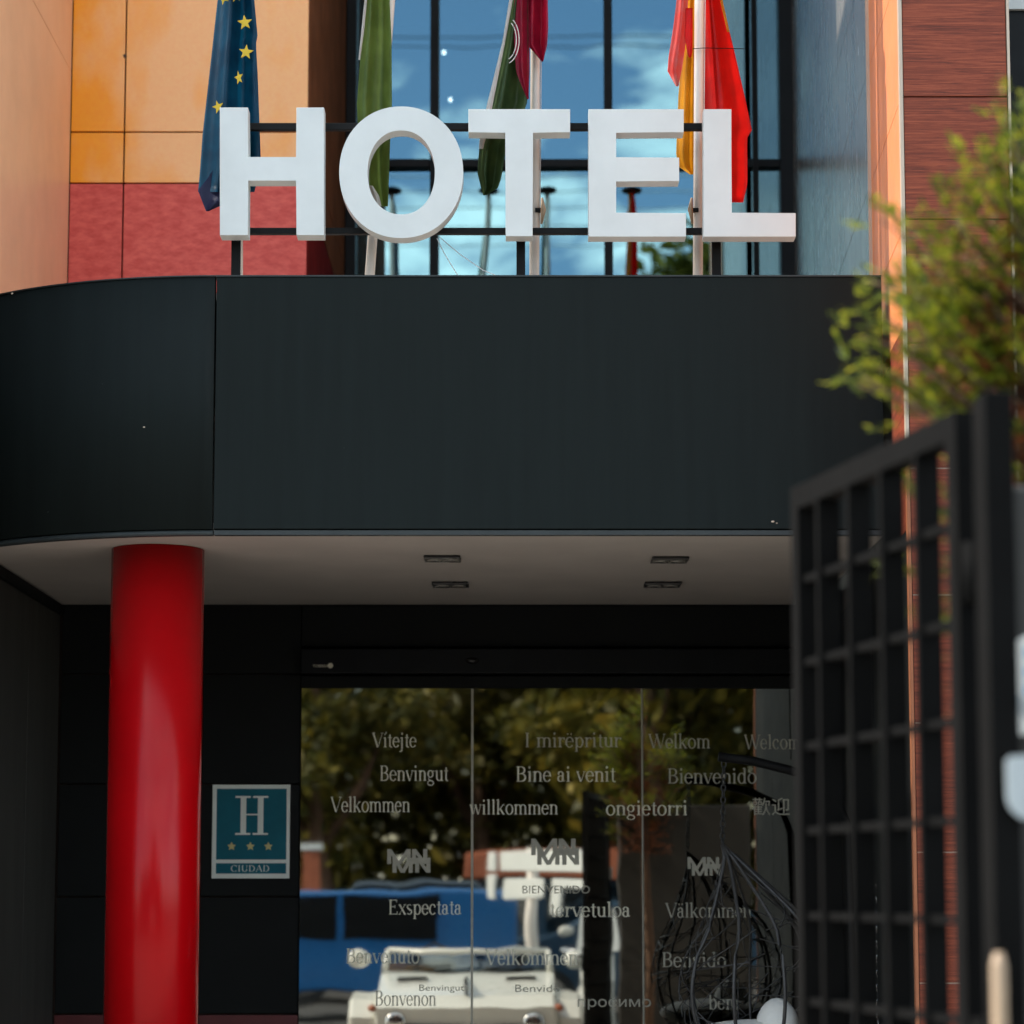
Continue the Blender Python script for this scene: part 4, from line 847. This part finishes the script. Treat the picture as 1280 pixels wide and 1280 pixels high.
for k in range(150):
    a = rw.uniform(-40, 215); s = rw.uniform(0.1, 0.9); da = rw.uniform(-70, 70); ds = rw.uniform(-0.22, 0.22)
    g.tube([egg(R(a + da * t), max(0.03, min(0.97, s + ds * t))) for t in (0, .25, .5, .75, 1)], 0.0028, 4, False)
tag(g.build('weave', M['wicker'], hc), kind='stuff')
g = MB(); cz = P(925, 1290, YC).z
g.ball((hcx, YC, cz - 0.02), 0.30, 0.27, 0.075, 24, 12); cu = g.build('cushion', M['cushion'], hc)
g = MB(); q = P(972, 1276, YC - 0.05); g.ball((q.x, q.y, q.z - 0.05), 0.10, 0.12, 0.15, 18, 12); g.build('pillow', M['cushion'], hc)

# second chain, seen through the gate
hg = empty('hanging_chain', P(1096, 990, 10.9), 'thin glinting chain hanging behind the lattice gate', 'chain')
a0 = P(1096, 900, 10.9); a1 = P(1098, 1300, 10.9)
for i in range(44):
    c = a0.lerp(a1, i / 44); pts = [c + (Vector((math.cos(k * math.pi / 4) * 0.007, 0, math.sin(k * math.pi / 4) * 0.021)) if i % 2 else Vector((0, math.cos(k * math.pi / 4) * 0.007, math.sin(k * math.pi / 4) * 0.021))) for k in range(9)]
    MB().tube(pts, 0.0026, 5, False).build('chain_link', M['chrome'], hg)
MB().box((a0.x - 0.02, 10.88, a0.z), (a0.x + 0.02, 10.92, Z_SOF)).build('hanger', M['black_matt'], hg)

# ------------------------------------------------------------------ across the car park (seen in the glass)
def refl(px, py, Y, mirror):
    """the point at depth Y whose mirror image in a pane at depth `mirror` the photograph shows at (px, py)"""
    p = P(px, py, 2 * mirror - Y); return Vector((p.x, Y, p.z))
def crown_mesh(seed, n, rx, rz, leaf):
    rr = random.Random(seed); bm = bmesh.new(); cl = []
    for k in range(26):
        while True:
            v = Vector((rr.uniform(-1, 1), rr.uniform(-1, 1), rr.uniform(-1, 1)))
            if v.length < 1: break
        cl.append((Vector((v.x * rx, v.y * rx, v.z * rz)), rr.uniform(0.5, 1.0)))
    for i in range(n):
        c, s = rr.choice(cl); o = c + Vector((rr.gauss(0, .42 * s), rr.gauss(0, .42 * s), rr.gauss(0, .34 * s)))
        a = Vector((rr.uniform(-1, 1), rr.uniform(-1, 1), rr.uniform(-1, 1))).normalized(); b = a.orthogonal().normalized(); l = leaf * rr.uniform(0.6, 1.3)
        bm.faces.new([bm.verts.new(o + q) for q in (a * l, b * l * 0.5, -a * l, -b * l * 0.5)])
    me = bpy.data.meshes.new('crown'); bm.to_mesh(me); bm.free(); return me
crowns = [crown_mesh(s, 13000, 2.0, 3.0, 0.115) for s in (1, 2, 3)]
for m_ in crowns: m_.materials.append(M['leaf'])
spots = [(-9.5, -21, 1.0, 'broad olive green tree at the dark end of the reflected row'), (-6.4, -22.5, 1.05, 'tall olive tree reflected in the first door pane'), (-3.4, -20, 0.95, 'olive tree reflected over the word Velkommen'),
         (-0.6, -23, 1.1, 'olive tree reflected near the joint of two door panes'), (2.0, -21, 0.95, 'yellowish tree reflected over the word willkommen'), (2.3, -19.5, 1.72, 'tallest green tree, its top reflected low in the upper window'),
         (7.2, -22, 1.05, 'olive tree reflected behind the hanging chair'), (10.4, -21, 1.1, 'olive tree at the far end of the reflected row')]
for i, (x, y, s, lab) in enumerate(spots):
    t = empty('olive_tree', (x, y, 0), lab, 'tree', 'trees across the car park')
    h = 4.9 * s
    MB().tube([(x, y, 0), (x + 0.1, y, 1.5 * s), (x - 0.1, y + 0.1, 3.5 * s), (x, y, 6.5 * s)], [0.22, 0.18, 0.14, 0.05], 10).build('trunk', M['bark'], t)
    for q in (-1, 1): MB().tube([(x, y, 2.3 * s), (x + q * 0.7, y + 0.2 * q, 3.6 * s), (x + q * 1.3, y - 0.2, 5.0 * s)], [0.10, 0.07, 0.03], 8).build('limb', M['bark'], t)
    c = link('crown', crowns[i % 3], None, t); c.location = (x, y, h + 0.6); c.scale = (s, s, s); c.rotation_euler = (0, 0, i * 1.3)
    c.matrix_parent_inverse = Matrix.Translation(-t.location)
hd = empty('boundary_hedge', (0, -25.5, 0), 'dense dark hedge closing off the car park in the door reflection', 'hedge')
bm = bmesh.new(); rr = random.Random(5)
for i in range(48000):
    o = Vector((rr.uniform(-16, 16), -25.5 + rr.gauss(0, 0.5), abs(rr.gauss(0, 1)) * 0.4 + rr.uniform(0.2, 7.2)))
    a = Vector((rr.uniform(-1, 1), rr.uniform(-1, 1), rr.uniform(-1, 1))).normalized(); b = a.orthogonal().normalized(); l = rr.uniform(0.12, 0.24)
    bm.faces.new([bm.verts.new(o + q) for q in (a * l, b * l * 0.6, -a * l, -b * l * 0.6)])
me = bpy.data.meshes.new('foliage'); bm.to_mesh(me); bm.free(); link('foliage', me, M['leaf'], hd)

# kiosk with terracotta eaves and navy wall
kq = empty('kiosk', (2.2, -15, 0), 'low navy kiosk with terracotta eaves reflected in the middle pane', 'building')
a = refl(600, 1062, -15, YB); b = refl(802, 1110, -15, YB)
MB().box((a.x, -17, 0), (b.x, -15, b.z + 0.15), 0.02).build('wall', M['navy'], kq)
MB().box((a.x - 0.25, -17.3, b.z + 0.15), (b.x + 0.3, -14.7, a.z), 0.03).build('eaves', M['terracotta'], kq)
for k in range(3): MB().box((a.x + 0.3 + k * 0.75, -15.02, 0.9), (a.x + 0.85 + k * 0.75, -14.985, 1.7), 0.01).build('window', M['car_glass'], kq)
pc = empty('orange_pier', (refl(388, 1100, -13, YB).x, -13, 0), 'slim orange pier reflected at the edge of the first door pane', 'pier')
q = refl(388, 1060, -13, YB)
MB().box((q.x - 0.11, -13.2, 0), (q.x + 0.11, -13, q.z), 0.01).build('shaft', M['terracotta'], pc); MB().box((q.x - 0.16, -13.25, q.z), (q.x + 0.16, -12.95, q.z + 0.08), 0.01).build('cap', M['sign_white'], pc)

# white direction boards on a post
YSG = -3.0
ds = empty('direction_sign', (refl(665, 1200, YSG, YB).x, YSG, 0), 'white blank direction boards on a pale post reflected in the doors', 'sign')
for x0, y0, x1, y1 in ((624, 1063, 752, 1089), (610, 1063, 619, 1089), (610, 1093, 619, 1124), (629, 1100, 682, 1123), (693, 1100, 747, 1114), (693, 1114.5, 705, 1145)):
    a = refl(x0, y1, YSG, YB); b = refl(x1, y0, YSG, YB); o = MB().box((a.x, YSG, a.z), (b.x, YSG + 0.03, b.z), 0.01).build('board', M['sign_white'], ds)
    c = ds.location.copy(); o.data.transform(Matrix.Translation(c) @ Matrix.Rotation(R(48), 4, 'Z') @ Matrix.Scale(1.45, 4, (1, 0, 0)) @ Matrix.Translation(-c))
a = refl(657, 1270, YSG, YB); b = refl(673, 1100, YSG, YB)
MB().tube([((a.x + b.x) / 2, YSG - 0.07, 0), ((a.x + b.x) / 2, YSG - 0.07, b.z + 0.35)], (b.x - a.x) / 2, 14).build('post', M['pole'], ds)

# cars
def wheel(parent, x, y, r=0.29, wd=0.17):
    o = MB().tube([(x - wd / 2, y, r), (x + wd / 2, y, r)], r, 24).build('wheel', M['tyre'], parent)
    MB().tube([(x - wd / 2 - 0.006, y, r), (x + wd / 2 + 0.006, y, r)], r * 0.6, 16).build('rim', M['chrome'], o)
# open white beach car, nose to the hotel
wc = empty('open_car', (PX(602, 22) , 2.4, 0), 'open white vintage car with upright windscreen reflected in the doors', 'car')
xc = PX(602, 21.0) - 0.12; W = 0.82
g = MB(); prof = [(4.0, 0.45), (4.02, 0.70), (3.85, 0.80), (2.9, 0.93), (2.65, 0.95), (2.6, 0.78), (0.9, 0.78), (0.75, 0.9), (0.6, 0.85), (0.6, 0.35), (3.9, 0.35)]
g.prism([(xc - W + 0.1, y, z) for y, z in prof], (2 * W - 0.2, 0, 0), 0.03).build('body', M['white_car'], wc)
for s in (-1, 1):
    g = MB(); pr = [(3.95, 0.42), (3.97, 0.62), (3.8, 0.76), (3.3, 0.80), (2.95, 0.70), (2.5, 0.45), (1.7, 0.42), (1.4, 0.72), (0.75, 0.72), (0.65, 0.42)]
    g.prism([(xc + s * W - 0.1, y, z) for y, z in pr], (0.2, 0, 0), 0.03).build('fender', M['white_car'], wc)
    wheel(wc, xc + s * (W - 0.02), 3.4); wheel(wc, xc + s * (W - 0.02), 1.1)
    MB().ball((xc + s * 0.55, 4.02, 0.58), 0.085, 0.04, 0.085).build('headlight', M['chrome'], wc)
    MB().ball((xc + s * (W + 0.08), 2.75, 1.05), 0.085, 0.05, 0.075).build('mirror', M['white_car'], wc)
    MB().tube([(xc + s * (W - 0.12), 2.72, 0.92), (xc + s * (W - 0.15), 2.64, 1.12)], 0.028, 8).build('windscreen_post', M['white_car'], wc)
MB().box((xc - 0.62, 4.022, 0.42), (xc + 0.62, 4.05, 0.56), 0.01).build('grille', M['tyre'], wc)
MB().box((xc - W, 4.03, 0.32), (xc + W, 4.1, 0.41), 0.015).build('bumper', M['chrome'], wc)
MB().tube([(xc - W + 0.15, 2.64, 1.12), (xc + W - 0.15, 2.64, 1.12)], 0.024, 8).build('windscreen_rail', M['white_car'], wc)
g = MB(); g.prism([(xc - W + 0.15, 2.71, 0.94), (xc + W - 0.15, 2.71, 0.94), (xc + W - 0.17, 2.65, 1.09), (xc - W + 0.17, 2.65, 1.09)], (0, -0.006, 0)).build('windscreen', M['car_glass'], wc)
for s in (-1, 1): MB().box((xc + s * 0.35 - 0.22, 1.4, 0.5), (xc + s * 0.35 + 0.22, 1.5, 1.02), 0.03).build('seat_back', M['tyre'], wc)
MB().box((xc - 0.006, 2.95, 0.925), (xc + 0.006, 3.9, 0.80)).build('hood_seam', M['tyre'], wc)
for s in (-1, 1):
    MB().tube([(xc + s * 0.30 - 0.2, 2.76, 0.965), (xc + s * 0.30 + 0.15, 2.72, 1.02)], 0.008, 6).build('wiper', M['tyre'], wc)
    MB().box((xc + s * 0.45 - 0.12, 3.1, 0.905), (xc + s * 0.45 + 0.12, 3.2, 0.922), 0.004).build('hood_vent', M['tyre'], wc)
    MB().ball((xc + s * 0.74, 4.0, 0.70), 0.035, 0.03, 0.03).build('indicator', M['terracotta'], wc)
MB().box((xc - 0.26, 4.10, 0.33), (xc + 0.26, 4.112, 0.43), 0.003).build('number_plate', M['sign_white'], wc)
MB().tube([(xc - 0.30, 2.2, 0.98), (xc - 0.30 + 0.17, 2.2, 1.1), (xc - 0.30, 2.2, 1.18), (xc - 0.47, 2.2, 1.1), (xc - 0.30, 2.2, 0.98)], 0.014, 6).build('steering_wheel', M['tyre'], wc)
wc.location.y += 0.75
# parked blue vans and cars
def sedan(name, x, y, mat, label, L_=4.2, H=1.45, van=False):
    o = empty(name, (x, y, 0), label, 'van' if van else 'car', 'vehicles parked across the car park')
    h2 = L_ / 2
    pr = [(-h2, 0.3), (-h2, 0.75), (-h2 + 0.1, 0.92), (-h2 + 0.9, 1.0), (-h2 + 1.5, H), (h2 - 0.9, H), (h2 - 0.3, 1.02), (h2, 0.9), (h2, 0.3)] if not van else [(-h2, 0.35), (-h2, 0.9), (-h2 + 0.35, 1.15), (-h2 + 0.9, H), (h2, H), (h2, 0.35)]
    MB().prism([(x + a, y - 0.85, z) for a, z in pr], (0, 1.7, 0), 0.05).build('body', mat, o)
    wz = (1.02, H - 0.07)
    for x0, x1 in ((-h2 + 1.45, -0.05), (0.05, h2 - 1.0)): MB().box((x + x0, y + 0.845, wz[0]), (x + x1, y + 0.862, wz[1]), 0.004).build('window', M['black_frame'], o)
    for q in (-h2 + 0.75, h2 - 0.75):
        w_ = MB().tube([(x + q, y + 0.70, 0.31), (x + q, y + 0.88, 0.31)], 0.31, 20).build('wheel', M['tyre'], o); MB().tube([(x + q, y + 0.885, 0.31), (x + q, y + 0.889, 0.31)], 0.19, 14).build('rim', M['chrome'], w_)
    return o
sedan('parked_van', refl(470, 1150, -8, YB).x - 0.4, -8, M['blue_car'], 'bright blue van reflected at the left of the doors', 4.4, 1.62, True)
sedan('parked_car', refl(740, 1160, -9.5, YB).x + 0.8, -9.5, M['navy'], 'dark navy car reflected behind the white direction boards', 4.2, 1.45)
sedan('parked_car', refl(500, 1100, -12.5, YB).x, -12.5, M['slate_car'], 'slate grey car reflected beyond the bright blue van', 4.1, 1.75)
# scooter
so_ = empty('motor_scooter', (refl(745, 1200, -1.2, YB).x, -1.2, 0), 'white motor scooter reflected beside the open white car', 'scooter')
X0, Y0 = so_.location.x, -1.2
for dy in (-0.6, 0.55):
    w_ = MB().tube([(X0 - 0.05, Y0 + dy, 0.24), (X0 + 0.05, Y0 + dy, 0.24)], 0.24, 20).build('wheel', M['tyre'], so_); MB().tube([(X0 - 0.056, Y0 + dy, 0.24), (X0 + 0.056, Y0 + dy, 0.24)], 0.13, 14).build('rim', M['chrome'], w_)
MB().prism([(X0 - 0.16, Y0 + 0.42, 0.3), (X0 - 0.16, Y0 + 0.46, 0.75), (X0 - 0.16, Y0 + 0.36, 0.98), (X0 - 0.16, Y0 + 0.3, 0.9), (X0 - 0.16, Y0 + 0.3, 0.3), (X0 - 0.16, Y0 - 0.1, 0.25), (X0 - 0.16, Y0 + 0.3, 0.2)], (0.32, 0, 0), 0.02).build('leg_shield', M['white_car'], so_)
MB().ball((X0, Y0 - 0.45, 0.5), 0.2, 0.42, 0.24).build('rear_body', M['white_car'], so_); MB().ball((X0, Y0 - 0.3, 0.76), 0.15, 0.36, 0.07).build('saddle', M['tyre'], so_)
MB().tube([(X0 - 0.33, Y0 + 0.3, 1.03), (X0, Y0 + 0.36, 0.99), (X0 + 0.33, Y0 + 0.3, 1.03)], 0.02, 8).build('handlebar', M['chrome'], so_); MB().ball((X0, Y0 + 0.43, 0.93), 0.09, 0.07, 0.09).build('headlight', M['chrome'], so_)
for s in (-1, 1): MB().ball((X0 + s * 0.3, Y0 + 0.36, 1.2), 0.075, 0.02, 0.05).build('mirror', M['white_car'], so_)
MB().prism([(X0 - 0.2, Y0 + 0.4, 1.0), (X0 + 0.2, Y0 + 0.4, 1.0), (X0 + 0.16, Y0 + 0.28, 1.42), (X0 - 0.16, Y0 + 0.28, 1.42)], (0, 0.006, 0)).build('windshield', M['sign_white'], so_)

# overhead cables between two masts
YCB = -20.0
mast_z = refl(640, 30, YCB, YW).z + 0.5
for x, lab in ((-16, 'utility mast at the kiosk end of the overhead cables'), (18, 'utility mast at the far end of the overhead cables')):
    o = empty('utility_mast', (x, YCB, 0), lab, 'mast', 'masts carrying the overhead cables'); MB().tube([(x, YCB, 0), (x, YCB, mast_z)], [0.16, 0.10], 12).build('shaft', M['pole'], o)
    for k in range(3): MB().box((x - 0.05, YCB - 0.6, mast_z - 0.6 - k * 1.1), (x + 0.05, YCB + 0.6, mast_z - 0.52 - k * 1.1)).build('crossarm', M['black_matt'], o)
for i, (py, mt, r, ord_) in enumerate(((221, 'cable', 0.017, 'third'), (240, 'cable', 0.013, 'fourth'), (261, 'cable', 0.014, 'fifth'), (284, 'cable', 0.014, 'sixth'), (306, 'cable', 0.012, 'lowest'), (46, 'cable_dark', 0.013, 'topmost'), (58, 'cable_dark', 0.012, 'second'))):
    z = refl(640, py, YCB, YW).z
    o = MB().tube([(x, YCB, z + 0.0011 * (x - 1) ** 2) for x in range(-16, 19, 2)], r, 6).build('overhead_cable', M[mt])
    tag(o, '%s %s overhead cable reflected in the upper window' % (ord_, 'pale' if mt == 'cable' else 'dark'), 'cable', 'overhead cables')
